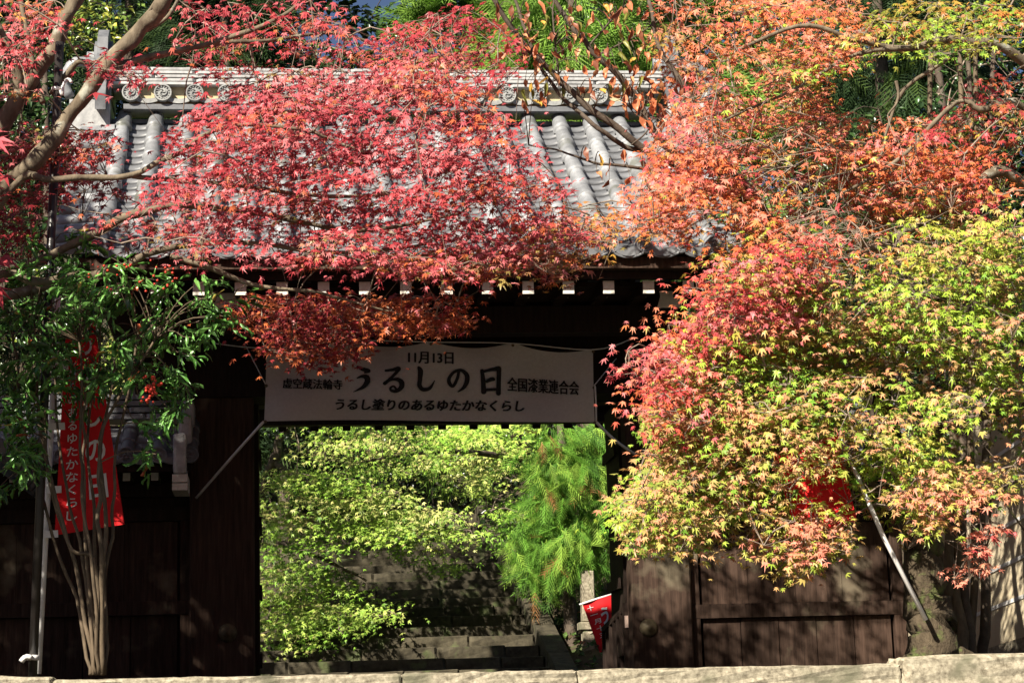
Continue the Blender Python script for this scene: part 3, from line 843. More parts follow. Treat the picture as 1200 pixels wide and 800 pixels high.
_tc = {}
def text_mesh(s, bold=.02):
    if (s,bold) in _tc: return _tc[(s,bold)]
    c = bpy.data.curves.new('lettering','FONT'); c.body = s; c.offset = bold; c.resolution_u = 3
    o = bpy.data.objects.new('lettering', c); COL.objects.link(o); bpy.context.view_layer.update()
    m = o.to_mesh(); V = np.array([v.co[:] for v in m.vertices]); Fc = [tuple(p.vertices) for p in m.polygons]
    o.to_mesh_clear(); bpy.data.objects.remove(o); bpy.data.curves.remove(c)
    _tc[(s,bold)] = (V, Fc); return V, Fc
def text_on(fn, s, x0, y0, x1, y1, parent, m='ink', bold=.02, off=.012, slant=0.0, dy=0.0):
    """lays the string into the box x0..x1, y0..y1 (y down) of a surface fn(px,py)"""
    V, Fc = text_mesh(s, 0.0); lo, hi = V.min(0), V.max(0)
    if len(s) == 1: c_ = (lo+hi)/2; lo, hi = c_-.48, c_+.48          # single signs keep their own proportions
    mb = MB(); hgt = abs(y1-y0); sh = bold*hgt
    for q, (ax, ay) in enumerate(((-1,-.5),(1,-.5),(0,.8),(-1,.6),(1,.6)) if bold else ((0,0),)):
        out = []
        for v in V:
            u = (v[0]-lo[0])/(hi[0]-lo[0]); t = (v[1]-lo[1])/(hi[1]-lo[1])
            p = fn(x0+(x1-x0)*u+slant*(t-.5)+ax*sh, y1+(y0-y1)*t+dy*u+ay*sh*.6); out.append(p+np.array([0,-off-q*.0004,0]))
        mb.add(out, Fc)
    return mb.build('lettering', m, parent)
text_on(ban, '11月13日', 478.5, 412, 531, 425.5, bn, bold=.04, dy=1.2)
text_on(ban, '全国漆業連合会', 594.5, 442, 678, 458, bn, bold=.03, dy=5)
text_on(ban, '虚空蔵法輪寺', 331.5, 443, 401, 455, bn, bold=.03, dy=2)
text_on(ban, 'うるし塗りのあるゆたかなくらし', 393.5, 467, 614.5, 480, bn, bold=.05, slant=2.0, dy=2)
def brush(strokes, fn, parent, m, px, py, sc_, off=.011):
    mb = MB(); q = 0
    for st_ in strokes:
        P = spline(st_, 12*len(st_))
        for x, y, wd in P:
            r = max(1.5, wd)*.56; q += 1
            vs = [fn(px+(x+r*math.cos(a)*1.05+0*y)*sc_, py+(y+r*math.sin(a)*.95)*sc_)+np.array([0,-off-q*1.2e-5,0]) for a in np.linspace(0,2*math.pi,10,endpoint=False)+.4]
            mb.add(vs, [tuple(range(10))])
    return mb.build('lettering', m, parent)
GL = [
 [[(112,208,12),(150,226,26),(192,238,24),(165,250,12)], [(112,288,8),(148,276,22),(178,284,34),(182,312,34),(152,352,24),(86,385,5)]],
 [[(312,236,16),(360,230,20),(402,222,28),(382,254,20),(336,300,20),(305,326,24),(345,302,16),(395,298,24),(424,320,32),(420,355,30),(385,380,24),(350,375,18),(346,356,14),(368,346,13),(386,368,16)]],
 [[(544,214,18),(556,240,32),(552,300,28),(550,342,28),(575,369,26),(622,358,22),(656,306,5)]],
 [[(825,242,18),(815,290,20),(785,345,20),(760,325,24),(758,290,22),(790,248,20),(840,234,22),(880,265,28),(882,310,30),(860,355,22),(820,385,7)]],
 [[(988,236,22),(996,300,28),(1000,386,32)], [(986,246,18),(1050,230,22),(1105,222,34)], [(1108,225,30),(1106,300,28),(1104,396,30)], [(1022,312,20),(1058,296,28),(1072,300,16)], [(1000,372,20),(1100,368,20)]],
]
for g in GL: brush(g, ban, bn, 'ink', 400, 395, 1/6)
for px_, py_ in gro+[(311,492),(697,493),(696,452),(312,450)]:
    P = ban(px_, py_+2); MB().tube([P+[0,-.008,0], P+[0,-.003,0]], .014, 10).build('grommet', 'brass', bn)
tp = [at(250,402,YB+.1)]+[ban(a,b)+[0,-.01,0] for a,b in gro]+[at(742,396,YB+.2)]
MB().tube(spline(tp,30), .006, 5).build('rope', 'rope', bn)
for a, b in (((311,450),(288,405)),((696,452),(722,420))):
    MB().tube(spline([ban(*a)+[0,-.01,0], at(b[0],b[1],YB+.3)],6), .005, 5).build('rope', 'rope', bn)
for a, b, c in (((309,494),(272,535),(230,583)),((699,495),(720,515),(747,534))):
    MB().tube(spline([ban(*a)+[0,-.01,0], at(*b,YB+.25), at(*c,YP-.03)],10), .013, 6).build('tie_ribbon', 'whiteplastic', bn)
MB().tube(spline([ban(697,452)+[0,-.012,0], ban(698,475)+[0,-.02,0], ban(698.5,494)+[0,-.012,0]],8), .008, 5).build('rope', 'rope', bn)

# ================================================================== NOBORI FLAGS
def flagquad(c00, c10, c01, c11, Y, wave=.03, ph=0.0):
    """corners in px: top-left, top-right, bottom-left, bottom-right; fn(u,v)"""
    def fn(u, v):
        a = np.array(c00)*(1-u)+np.array(c10)*u; b = np.array(c01)*(1-u)+np.array(c11)*u; p = a*(1-v)+b*v
        return at(p[0], p[1], Y + wave*u*math.sin(v*6+u*4+ph) + wave*.5*math.sin(u*7+ph))
    return fn
def flag(label, fn, texts, poles, group, armpts=(), cat='flag', base=None):
    root = thing('nobori_flag', label, cat, base if base is not None else fn(0,1), group)
    us = np.linspace(0,1,13); vs_ = np.linspace(0,1,25)
    MB().add([fn(u,v) for v in vs_ for u in us], [(j*13+i, j*13+i+1, (j+1)*13+i+1, (j+1)*13+i) for j in range(24) for i in range(12)], True).build('cloth', 'red', root)
    for s, x0, y0, x1, y1, bold in texts: text_on(fn, s, x0, y0, x1, y1, root, 'white_print', bold, .006)
    for P, r in poles: MB().tube(P, r, 8).build('pole', 'whiteplastic', root)
    for a, b in armpts: MB().bar(a, b, .012, .05).build('pole_sleeve', 'whiteplastic', root)
    return root
G_FL = 'red cloth flags on white poles'
f1 = flagquad((78,372),(110,372),(64,627),(146,614), 14.55, .03)
tx = []; s = 'うるし塗りのあるゆたかなくらし'; v0 = .06
hs = (.955-v0)/len(s)
for i, ch in enumerate(s): tx.append((ch, .13, v0+i*hs, .36, v0+i*hs+hs*.84, .03))
for i, ch in enumerate('うるしの日'): tx.append((ch, .46, .06+i*.17, .88, .06+i*.17+.125, .05))
flag('red flag with white lettering hanging behind the nandina stems', f1, tx,
     [([at(45,789,14.6), at(57,560,14.6), at(70,300,14.6)], .021)], G_FL,
     [(at(50,626,14.54), at(68,625,14.54)), (at(54,574,14.54), at(72,573,14.54)), (at(57,500,14.54), at(76,499,14.54)), (at(63,430,14.54), at(80,429,14.54))], base=at(45,789,14.6))
f2 = flagquad((906,535),(982,508),(936,634),(1004,610), 13.42, .05, 1.0)
flag('plain red flag half hidden in the yellow green maple with slanting white pole', f2, [], [([at(1085,726,13.5), at(1035,628,13.45), at(985,512,13.45)], .016)], G_FL, base=at(1085,726,13.5))
f3 = flagquad((682,706),(716,697),(708,778),(718,770), 24.4, .02, .4)
tx = []
for i, ch in enumerate('十一月十三日'): tx.append((ch, .10+.04*i, .07+i*.115, .34+.10*i, .07+i*.115+.085, .03))
tx.append(('う', .50, .14, .92, .44, .05))
flag('small red flag with white date lettering beside the stone post inside the gate', f3, tx, [([at(679,708,24.4), at(700,701,24.4), at(720,695,24.4)], .012), ([at(722,789,24.45), at(720,690,24.45)], .016)], G_FL, base=at(722,789,24.45))
# ------------------------------------------------------------------ poles on the left
bp_ = thing('black_metal_pole', 'tall slim black metal pole leaning slightly beside the shrub and roof', 'pole', at(38,792,14.1))
MB().tube([at(38,795,14.1), at(55,400,14.1), at(70,50,14.1)], .031, 14).build('shaft', 'blackmetal', bp_)
MB().tube([at(66.4,107,14.1), at(66.6,103,14.1)], .037, 12).build('white_band', 'whiteplastic', bp_)
MB().tube(spline([at(71,106,14.05), at(73,112,14.05), at(74,99,14.05), at(80,93,14.05), at(84,97,14.05)],12), .012, 6).build('cable_hook', 'whiteplastic', bp_)
MB().tube([at(38.6,773,14.08), at(39,767,14.08)], .040, 12).build('tape_tie', 'whiteplastic', bp_)
MB().tube(spline([at(37,770,14.03), at(30,769,14.02), at(25,775,14.02)],6), [.02]*6, 5).build('tape_tie', 'whiteplastic', bp_)
# stone post inside
sp_ = thing('stone_post', 'pale squared stone post behind the small red flag', 'post', at(690,789,24.5))
YQ = 24.7
for (a, b, c, d) in ((683,668,696,728),(679,728,700,738),(684,739,697,766),(682,767,702,784)):
    A_, B_ = at(a,d,YQ), at(c,b,YQ); k = .02 if a in (679,682) else 0
    obj('shaft' if a in (683,684) else 'cap', bevel(MB().bbox((A_[0],YQ-k,A_[2]),(B_[0],YQ+.17+k,B_[2])).mesh('stone','granite'), .01), sp_)

# ================================================================== TREES
for k in range(k0, k1+1): GAPS.append((np.array([xr0+k*rs, YRF, zf]), .13, .9))
for u, v, r in ((.35,.22,.34),(.62,.35,.38),(.80,.15,.34),(.45,.62,.30),(.9,.55,.36)): GAPS.append((wallpt(u, v), r, .9))
for px_, py_, r in ((90,400,.22),(170,350,.25),(215,345,.22),(40,470,.18),(130,330,.2),(190,480,.14),(60,330,.15),(240,370,.2),(140,390,.16)): GAPS.append((at(px_, py_, 13.8), r, .75))
for px_, py_, r in ((985,762,.30),(915,752,.22),(1030,745,.22),(860,640,.16),(770,690,.22),(940,665,.12)): GAPS.append((at(px_, py_, YP), r, .8))
for px_, py_, r in ((1088,720,.16),(1110,765,.2),(1080,660,.12)): GAPS.append((at(px_, py_, 13.75), r, .8))
PINK=(.60,.125,.15); ROSE=(.70,.22,.23); RED=(.48,.06,.07); CRIM=(.32,.03,.042); ORG=(.72,.19,.06); SALM=(.82,.29,.20); RUST=(.42,.11,.035)
YEL=(.60,.52,.10); LIME=(.38,.54,.06); GRN=(.18,.38,.04); DGR=(.07,.14,.025); TAN=(.76,.34,.20); GOLD=(.56,.30,.06); OLIVE=(.30,.27,.05)
A = lambda *pts: [at(*p) for p in pts]
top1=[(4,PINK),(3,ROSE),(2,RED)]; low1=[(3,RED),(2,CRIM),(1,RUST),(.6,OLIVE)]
tree('red_maple', 'pink red maple with long lit limbs spreading over the tiled roof', 'maple tree', at(-150,800,14.2), [
    ('trunk', A((-150,800,14.2),(-140,640,14.2),(-110,480,14.1),(-60,330,14.0)), 0.136, 0.093),
    ('branch', A((-60,330,14.0),(-10,235,14.0),(40,190,13.9),(85,135,13.9),(125,75,13.8),(165,35,13.8),(195,0,13.7),(230,-60,13.7)), 0.060, 0.047),
    ('branch', A((-60,330,14.0),(-30,200,14.3),(25,110,14.3),(55,65,14.3),(80,20,14.3),(105,-40,14.3)), 0.068, 0.051),
    ('branch', A((120,85,13.8),(180,65,13.9),(250,50,14.0),(330,20,14.0),(360,-10,14.0)), 0.026, 0.012),
    ('branch', A((135,75,13.8),(190,65,14.1),(250,52,14.2),(310,48,14.3),(400,40,14.5),(480,70,14.6)), 0.021, 0.010),
    ('branch', A((150,45,13.8),(195,22,13.9),(215,-15,13.9)), 0.016, 0.010),
    ('branch', A((-60,330,14.0),(20,215,13.8),(60,210,13.6),(110,208,13.6),(155,205,13.6),(205,180,13.6),(260,150,13.7),(340,150,13.8),(430,180,13.9)), 0.030, 0.010),
    ('branch', A((150,205,13.6),(210,212,13.7),(280,218,13.8),(380,230,14.0),(480,225,14.2),(580,210,14.3)), 0.019, 0.009),
    ('branch', A((-60,330,14.0),(0,325,14.1),(60,300,14.1),(110,275,14.0),(160,250,14.0),(220,240,14.0),(300,250,14.1),(420,270,14.2),(540,250,14.3)), 0.044, 0.010),
    ('branch', A((-70,350,14.0),(0,345,14.0),(60,335,14.0),(130,318,13.9),(180,297,13.9),(260,285,13.9),(340,292,14.0),(400,296,14.1),(500,285,14.3)), 0.040, 0.009),
    ('branch', A((200,300,13.9),(250,315,13.9),(300,335,14.0),(360,340,14.0),(410,352,14.1),(470,370,14.2)), 0.021, 0.006),
    ('branch', A((-80,400,14.0),(0,325,13.6),(40,330,13.6),(90,322,13.7)), 0.040, 0.025),
    ('branch', A((50,120,14.3),(35,60,14.4),(25,0,14.4),(20,-60,14.4)), 0.024, 0.017),
    ('branch', A((25,110,14.3),(10,60,14.2),(-20,0,14.2)), 0.040, 0.025),
    ('branch', A((60,110,14.2),(90,75,14.1),(120,68,14.1),(170,20,14.1),(200,-30,14.1)), 0.024, 0.012),
    ('branch', A((-60,330,14.0),(-150,200,13.6),(-260,60,13.2),(-380,-60,13.0),(-620,-220,13.2),(-850,-300,13.4)), 0.072, 0.025),
    ('branch', A((-110,480,14.1),(-220,380,13.7),(-380,300,13.4),(-600,200,13.4),(-860,80,13.6)), 0.072, 0.025),
    ], [
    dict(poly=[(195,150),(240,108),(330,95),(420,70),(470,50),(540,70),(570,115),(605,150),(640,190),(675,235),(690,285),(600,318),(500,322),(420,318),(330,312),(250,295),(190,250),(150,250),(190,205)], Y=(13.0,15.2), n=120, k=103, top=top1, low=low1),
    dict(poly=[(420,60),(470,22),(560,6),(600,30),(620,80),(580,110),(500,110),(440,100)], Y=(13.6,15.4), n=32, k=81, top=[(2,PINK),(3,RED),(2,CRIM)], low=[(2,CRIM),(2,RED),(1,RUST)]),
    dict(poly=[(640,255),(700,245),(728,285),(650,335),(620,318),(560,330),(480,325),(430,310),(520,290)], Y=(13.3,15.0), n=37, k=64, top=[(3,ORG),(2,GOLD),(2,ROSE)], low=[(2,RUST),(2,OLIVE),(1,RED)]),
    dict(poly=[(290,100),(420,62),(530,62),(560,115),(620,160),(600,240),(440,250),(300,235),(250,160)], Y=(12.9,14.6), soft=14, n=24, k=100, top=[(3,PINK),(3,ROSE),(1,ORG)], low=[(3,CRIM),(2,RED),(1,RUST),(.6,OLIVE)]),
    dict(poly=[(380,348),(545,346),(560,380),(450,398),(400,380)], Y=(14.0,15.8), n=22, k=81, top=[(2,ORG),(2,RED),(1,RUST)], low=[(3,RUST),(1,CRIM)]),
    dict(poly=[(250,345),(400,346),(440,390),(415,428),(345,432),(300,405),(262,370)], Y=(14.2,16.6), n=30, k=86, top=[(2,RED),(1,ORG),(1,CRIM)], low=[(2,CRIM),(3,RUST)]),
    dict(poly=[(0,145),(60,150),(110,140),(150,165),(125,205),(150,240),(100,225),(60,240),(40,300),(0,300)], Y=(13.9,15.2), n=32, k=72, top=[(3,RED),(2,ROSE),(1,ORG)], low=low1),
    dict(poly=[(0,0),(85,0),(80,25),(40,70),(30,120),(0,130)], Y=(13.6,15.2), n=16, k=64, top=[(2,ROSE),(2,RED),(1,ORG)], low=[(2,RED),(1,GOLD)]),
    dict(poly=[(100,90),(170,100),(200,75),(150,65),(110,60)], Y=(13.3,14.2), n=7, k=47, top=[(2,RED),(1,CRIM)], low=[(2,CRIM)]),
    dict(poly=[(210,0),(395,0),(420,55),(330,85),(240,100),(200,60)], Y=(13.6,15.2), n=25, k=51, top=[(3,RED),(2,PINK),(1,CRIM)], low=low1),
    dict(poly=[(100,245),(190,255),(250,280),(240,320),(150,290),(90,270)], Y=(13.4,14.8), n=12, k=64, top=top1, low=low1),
    dict(poly=[(-980,-540),(-500,-540),(-300,-260),(-120,-90),(-10,40),(0,330),(-260,440),(-560,420),(-980,300)], Y=(11.8,15.4), n=420, k=52, r=.48, leaf=.11, top=top1, low=low1),  # unseen crown left of view, added and thickened to shade the left wall
    ], seed=3)

top2=[(2,ORG),(4,SALM),(2,(.74,.15,.12)),(1,ROSE)]; low2=[(3,ORG),(1,GOLD),(1,RUST),(1,OLIVE),(1,LIME)]
tree('orange_maple', 'tall orange red maple filling the upper corner beside the roof', 'maple tree', at(1290,800,14.8), [
    ('trunk', A((1290,800,14.8),(1280,500,14.7),(1265,250,14.7),(1250,60,14.6)), .14, .09),
    ('branch', A((1262,130,14.7),(1190,64,14.4),(1140,50,14.3),(1095,48,14.2),(1060,58,14.2),(1000,45,14.1),(940,30,14.0),(860,60,14.0)), .042, .012),
    ('branch', A((1070,57,14.2),(1030,58,14.1),(985,72,14.1),(930,105,14.0),(850,140,13.9)), .022, .008),
    ('branch', A((1265,250,14.7),(1200,128,14.3),(1150,130,14.2),(1120,118,14.2),(1060,180,14.1),(980,230,14.0)), .035, .010),
    ('branch', A((1265,300,14.7),(1180,200,14.4),(1100,250,14.3),(1000,300,14.2),(900,320,14.1),(820,400,14.0)), .05, .010),
    ('branch', A((1110,70,14.2),(1060,105,14.2),(1040,150,14.2),(1025,190,14.1),(960,210,14.0)), .016, .006),
    ('branch', A((1050,95,13.8),(1052,118,13.8),(1040,135,13.8)), .014, .006),
    ], [
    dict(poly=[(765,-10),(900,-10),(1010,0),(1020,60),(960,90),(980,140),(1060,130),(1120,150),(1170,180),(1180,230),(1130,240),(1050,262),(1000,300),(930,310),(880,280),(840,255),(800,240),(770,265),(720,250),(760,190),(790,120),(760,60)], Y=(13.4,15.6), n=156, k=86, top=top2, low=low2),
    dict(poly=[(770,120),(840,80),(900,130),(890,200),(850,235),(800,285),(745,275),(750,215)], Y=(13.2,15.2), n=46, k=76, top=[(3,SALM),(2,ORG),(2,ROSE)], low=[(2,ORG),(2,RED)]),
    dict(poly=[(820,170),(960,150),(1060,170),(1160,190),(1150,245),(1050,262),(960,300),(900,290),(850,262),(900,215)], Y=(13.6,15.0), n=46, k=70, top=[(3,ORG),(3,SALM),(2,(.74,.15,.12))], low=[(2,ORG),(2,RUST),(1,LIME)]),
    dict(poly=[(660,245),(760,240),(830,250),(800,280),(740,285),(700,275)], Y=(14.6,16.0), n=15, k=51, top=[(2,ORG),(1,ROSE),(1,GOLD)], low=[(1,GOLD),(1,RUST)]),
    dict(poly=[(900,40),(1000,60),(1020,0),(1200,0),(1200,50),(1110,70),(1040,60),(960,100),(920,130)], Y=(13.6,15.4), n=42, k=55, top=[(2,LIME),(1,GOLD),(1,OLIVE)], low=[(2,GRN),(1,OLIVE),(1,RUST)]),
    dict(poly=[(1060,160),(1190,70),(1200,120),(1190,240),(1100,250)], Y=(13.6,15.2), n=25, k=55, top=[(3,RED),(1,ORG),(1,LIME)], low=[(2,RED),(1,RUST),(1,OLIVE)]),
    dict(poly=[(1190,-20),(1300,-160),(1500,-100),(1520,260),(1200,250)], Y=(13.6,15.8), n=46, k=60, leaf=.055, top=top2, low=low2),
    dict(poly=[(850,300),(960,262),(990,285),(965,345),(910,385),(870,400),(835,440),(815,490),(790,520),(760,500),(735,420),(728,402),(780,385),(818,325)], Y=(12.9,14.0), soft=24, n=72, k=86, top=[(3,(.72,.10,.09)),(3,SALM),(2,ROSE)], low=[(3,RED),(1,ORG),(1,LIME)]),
    ], seed=5)

top3=[(3,LIME),(3,TAN),(1,YEL),(1,SALM)]; low3=[(3,LIME),(3,GRN)]
tree('yellow_green_maple', 'yellow green maple with pinkish tips and a leaning mossy trunk', 'maple tree', at(1105,770,13.8), [
    ('trunk', A((1104,778,13.8),(1094,720,13.85),(1086,670,13.87),(1074,630,13.9),(1060,590,13.9),(1050,540,14.0),(1035,470,14.0),(1020,400,14.1)), .175, .05),
    ('branch', A((1108,780,13.75),(1085,768,13.7),(1062,782,13.6)), .085, .05),
    ('branch', A((1110,775,13.75),(1128,765,13.75),(1150,785,13.7)), .07, .04),
    ('branch', A((1062,590,13.9),(1000,560,13.7),(930,545,13.5),(860,560,13.4),(780,590,13.3)), .05, .010),
    ('branch', A((1050,540,14.0),(980,490,13.8),(900,460,13.6),(820,450,13.5)), .05, .010),
    ('branch', A((1035,470,14.0),(990,400,13.9),(930,360,13.8),(860,340,13.8)), .045, .010),
    ('branch', A((1030,450,14.0),(1080,380,13.9),(1130,320,13.8),(1190,290,13.8)), .05, .012),
    ('branch', A((1050,540,14.0),(1110,500,13.8),(1180,480,13.7),(1240,460,13.6)), .045, .012),
    ('branch', A((1010,540,13.6),(1018,510,13.5),(1032,470,13.5)), .012, .007),
    ('branch', A((1005,590,13.5),(960,620,13.4),(930,650,13.3),(905,672,13.3)), .016, .005),
    ('branch', A((930,580,13.4),(900,615,13.3),(885,650,13.3)), .014, .005),
    ('branch', A((1200,560,13.4),(1163,580,13.3),(1160,625,13.25),(1150,655,13.25),(1135,680,13.2)), .012, .005),
    ('branch', A((1200,620,13.4),(1185,600,13.3),(1172,580,13.3)), .008, .004),
    ], [
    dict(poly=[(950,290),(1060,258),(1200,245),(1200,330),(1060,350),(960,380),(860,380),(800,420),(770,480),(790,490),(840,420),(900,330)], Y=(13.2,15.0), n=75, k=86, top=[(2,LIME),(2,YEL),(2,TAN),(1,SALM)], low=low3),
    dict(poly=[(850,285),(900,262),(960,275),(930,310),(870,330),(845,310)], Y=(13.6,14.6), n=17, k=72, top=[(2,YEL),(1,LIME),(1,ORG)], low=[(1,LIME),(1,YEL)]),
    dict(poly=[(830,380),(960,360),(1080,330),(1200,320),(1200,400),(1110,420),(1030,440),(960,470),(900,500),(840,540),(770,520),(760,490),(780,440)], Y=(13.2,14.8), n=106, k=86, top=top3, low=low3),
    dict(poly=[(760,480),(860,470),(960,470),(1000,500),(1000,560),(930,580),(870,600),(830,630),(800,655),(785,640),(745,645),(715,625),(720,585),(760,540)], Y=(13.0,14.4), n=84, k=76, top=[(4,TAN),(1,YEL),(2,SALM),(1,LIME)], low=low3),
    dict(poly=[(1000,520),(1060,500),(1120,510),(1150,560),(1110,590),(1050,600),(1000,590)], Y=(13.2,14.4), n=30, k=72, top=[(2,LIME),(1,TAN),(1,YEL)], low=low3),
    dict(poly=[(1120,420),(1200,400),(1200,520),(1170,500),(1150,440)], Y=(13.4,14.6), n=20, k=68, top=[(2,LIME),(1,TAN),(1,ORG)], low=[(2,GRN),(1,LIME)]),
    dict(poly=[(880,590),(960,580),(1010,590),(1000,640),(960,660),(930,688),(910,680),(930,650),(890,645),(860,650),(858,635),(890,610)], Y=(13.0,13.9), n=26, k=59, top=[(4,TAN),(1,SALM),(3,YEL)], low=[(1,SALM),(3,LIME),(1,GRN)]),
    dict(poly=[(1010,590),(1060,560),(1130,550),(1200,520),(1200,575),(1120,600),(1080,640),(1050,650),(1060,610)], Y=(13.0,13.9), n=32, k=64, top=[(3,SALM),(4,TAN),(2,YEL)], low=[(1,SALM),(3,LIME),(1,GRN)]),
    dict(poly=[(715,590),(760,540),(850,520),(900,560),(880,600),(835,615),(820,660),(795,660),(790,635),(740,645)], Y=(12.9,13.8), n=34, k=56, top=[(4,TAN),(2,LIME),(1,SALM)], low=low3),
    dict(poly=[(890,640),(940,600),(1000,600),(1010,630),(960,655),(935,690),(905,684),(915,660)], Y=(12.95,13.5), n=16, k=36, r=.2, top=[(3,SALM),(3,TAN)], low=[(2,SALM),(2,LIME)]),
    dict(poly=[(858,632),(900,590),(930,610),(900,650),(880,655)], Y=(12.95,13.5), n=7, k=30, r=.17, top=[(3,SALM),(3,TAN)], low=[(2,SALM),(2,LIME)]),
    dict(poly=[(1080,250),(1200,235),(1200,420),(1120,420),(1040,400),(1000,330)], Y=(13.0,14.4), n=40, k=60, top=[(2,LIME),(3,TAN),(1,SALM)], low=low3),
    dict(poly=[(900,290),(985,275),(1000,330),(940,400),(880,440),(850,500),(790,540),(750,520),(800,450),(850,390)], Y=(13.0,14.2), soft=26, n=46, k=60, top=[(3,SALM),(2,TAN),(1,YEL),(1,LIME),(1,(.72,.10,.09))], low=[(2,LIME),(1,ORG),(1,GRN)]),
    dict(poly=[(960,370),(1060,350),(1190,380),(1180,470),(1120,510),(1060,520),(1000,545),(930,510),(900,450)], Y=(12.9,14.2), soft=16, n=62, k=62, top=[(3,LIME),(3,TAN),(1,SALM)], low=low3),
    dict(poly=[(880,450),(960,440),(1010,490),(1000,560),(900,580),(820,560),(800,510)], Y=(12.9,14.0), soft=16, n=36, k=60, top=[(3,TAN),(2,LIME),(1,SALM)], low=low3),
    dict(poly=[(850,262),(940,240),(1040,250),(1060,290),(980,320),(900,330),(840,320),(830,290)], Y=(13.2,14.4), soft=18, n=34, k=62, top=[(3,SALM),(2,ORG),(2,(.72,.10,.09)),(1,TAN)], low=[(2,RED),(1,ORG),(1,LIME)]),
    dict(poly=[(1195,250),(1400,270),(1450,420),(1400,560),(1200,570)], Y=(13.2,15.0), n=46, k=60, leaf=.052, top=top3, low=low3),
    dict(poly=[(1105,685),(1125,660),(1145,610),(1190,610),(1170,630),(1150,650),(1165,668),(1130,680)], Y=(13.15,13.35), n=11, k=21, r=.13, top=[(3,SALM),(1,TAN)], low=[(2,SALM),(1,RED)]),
    ], seed=8, bark='mossbark')

# cherry with orange oval leaves
rng = np.random.default_rng(21)
ch = thing('cherry_tree', 'dark limbed cherry with a few hanging orange oval leaves before the roof ridge', 'cherry tree', at(1118,790,15.9))
CB = [('trunk', A((1118,790,15.9),(1080,600,15.8),(980,400,15.7),(890,250,15.6),(850,200,15.5),(800,185,15.4)), 0.098, 0.038),
      ('branch', A((890,250,15.6),(830,215,15.4),(765,180,15.3),(700,135,15.2),(655,95,15.2),(610,45,15.1),(570,-10,15.0)), 0.038, 0.018),
      ('branch', A((800,185,15.4),(770,160,15.3),(740,105,15.3),(700,65,15.2),(670,30,15.2),(645,-10,15.2)), 0.034, 0.017),
      ('branch', A((765,180,15.3),(730,170,15.3),(700,150,15.2),(655,110,15.3),(625,60,15.3),(600,-10,15.3)), 0.022, 0.012),
      ('branch', A((770,200,15.3),(740,196,15.2),(700,192,15.2),(660,178,15.2),(620,170,15.2)), 0.015, 0.006),
      ('branch', A((655,95,15.2),(652,60,15.1),(648,20,15.1),(650,-10,15.1)), 0.009, 0.005),
      ('branch', A((690,55,15.2),(720,20,15.1),(740,0,15.1)), 0.009, 0.005),
      ('branch', A((700,65,15.2),(740,45,15.1),(770,25,15.1),(790,10,15.1)), 0.007, 0.004),
      ('branch', A((735,110,15.3),(790,130,15.1),(815,140,15.1)), 0.007, 0.004),
      ('branch', A((880,245,15.6),(862,215,15.3),(840,170,15.2),(800,100,15.1),(775,60,15.1),(760,0,15.1)), 0.038, 0.015),
      ('branch', A((740,170,15.2),(760,150,15.1),(740,130,15.1)), 0.007, 0.004)]
cbp = []
for i, (nm, pts, a, b) in enumerate(CB):
    P = wob(spline(pts, 6*len(pts)), a*.25, 60+i); MB().tube(P, np.linspace(a,b,len(P)), 10).build(nm, 'darkbark', ch); cbp += list(P)
spots = [(630,30),(622,36),(735,120),(725,130),(740,90),(752,96),(800,115),(770,92),(765,88),(812,98),(762,112),(738,85)]
pts2 = np.concatenate([sample_poly([(575,0),(800,0),(800,40),(770,80),(790,120),(770,150),(700,110),(650,100),(610,60)], 130, rng, 8), sample_poly([(610,90),(650,95),(640,120),(612,118)], 12, rng), sample_poly([(720,90),(800,90),(800,125),(730,120)], 22, rng), sample_poly([(680,160),(760,180),(750,215),(700,215)], 8, rng), rng.normal([620,35],[14,12],(6,2))])
pos = np.array([at(x, y, rng.uniform(14.8,15.3)) for x, y in pts2])
n = len(pos); nrm = np.array([0.0,-1,.25])+rng.normal(0,.55,(n,3)); tip = np.array([0,0,-1.0])+rng.normal(0,.35,(n,3))
ccx = pick([(4,(.66,.22,.10)),(3,(.70,.33,.16)),(1.2,(.40,.34,.07)),(2.5,(.30,.10,.05)),(1,(.28,.28,.06)),(.5,(.66,.40,.08))], n, rng)*rng.uniform(.8,1.1,(n,1))
add_leaves(ch, OVAL, pos, frames(nrm,tip), rng.uniform(.08,.118,n), ccx, 'leaf', rng, 300)
tw = MB(); CBP = np.array(cbp)
for p in pos:
    d = ((CBP-p)**2).sum(1); q = CBP[d.argmin()]
    tw.tube(spline([q,(p+q)/2+[0,0,.05],p],4), [.005,.004,.003,.002], 4, cap=False)
tw.build('twigs','darkbark',ch,None,'stuff')

# ------------------------------------------------------------------ nandina
rng = np.random.default_rng(31)
nd = thing('nandina_shrub', 'green nandina shrub with many thin stems and hanging red berries', 'shrub', at(112,792,14.0))
NS = [((106,790),(88,700),(52,600),(28,500),(15,400)),((110,790),(95,690),(62,580),(45,470),(40,380)),((114,790),(104,690),(84,600),(70,520),(60,420)),
      ((116,790),(108,680),(98,580),(92,500),(95,400)),((118,790),(112,690),(110,600),(105,520),(120,400)),((120,790),(120,690),(122,600),(118,520),(140,420)),
      ((122,790),(126,680),(132,600),(138,520),(160,400)),((116,790),(104,660),(100,560),(98,490),(100,430)),((118,790),(110,660),(82,640),(60,560),(50,500)),((121,790),(118,640),(116,560),(130,480),(180,400))]
nbp = []
for i, pts in enumerate(NS):
    Y = 14.0+rng.uniform(-.18,.18)
    P = wob(spline([at(x,y,Y if j else 14.0) for j,(x,y) in enumerate(pts)], 26), .012, 90+i)
    MB().tube(P, np.linspace(rng.uniform(.013,.021), .008, len(P)), 8).build('stem','stem',nd); nbp += list(P[10:])
poly = [(0,335),(60,310),(150,322),(230,328),(282,352),(262,375),(238,385),(222,400),(215,450),(195,480),(180,440),(130,440),(100,475),(70,455),(40,450),(0,500)]
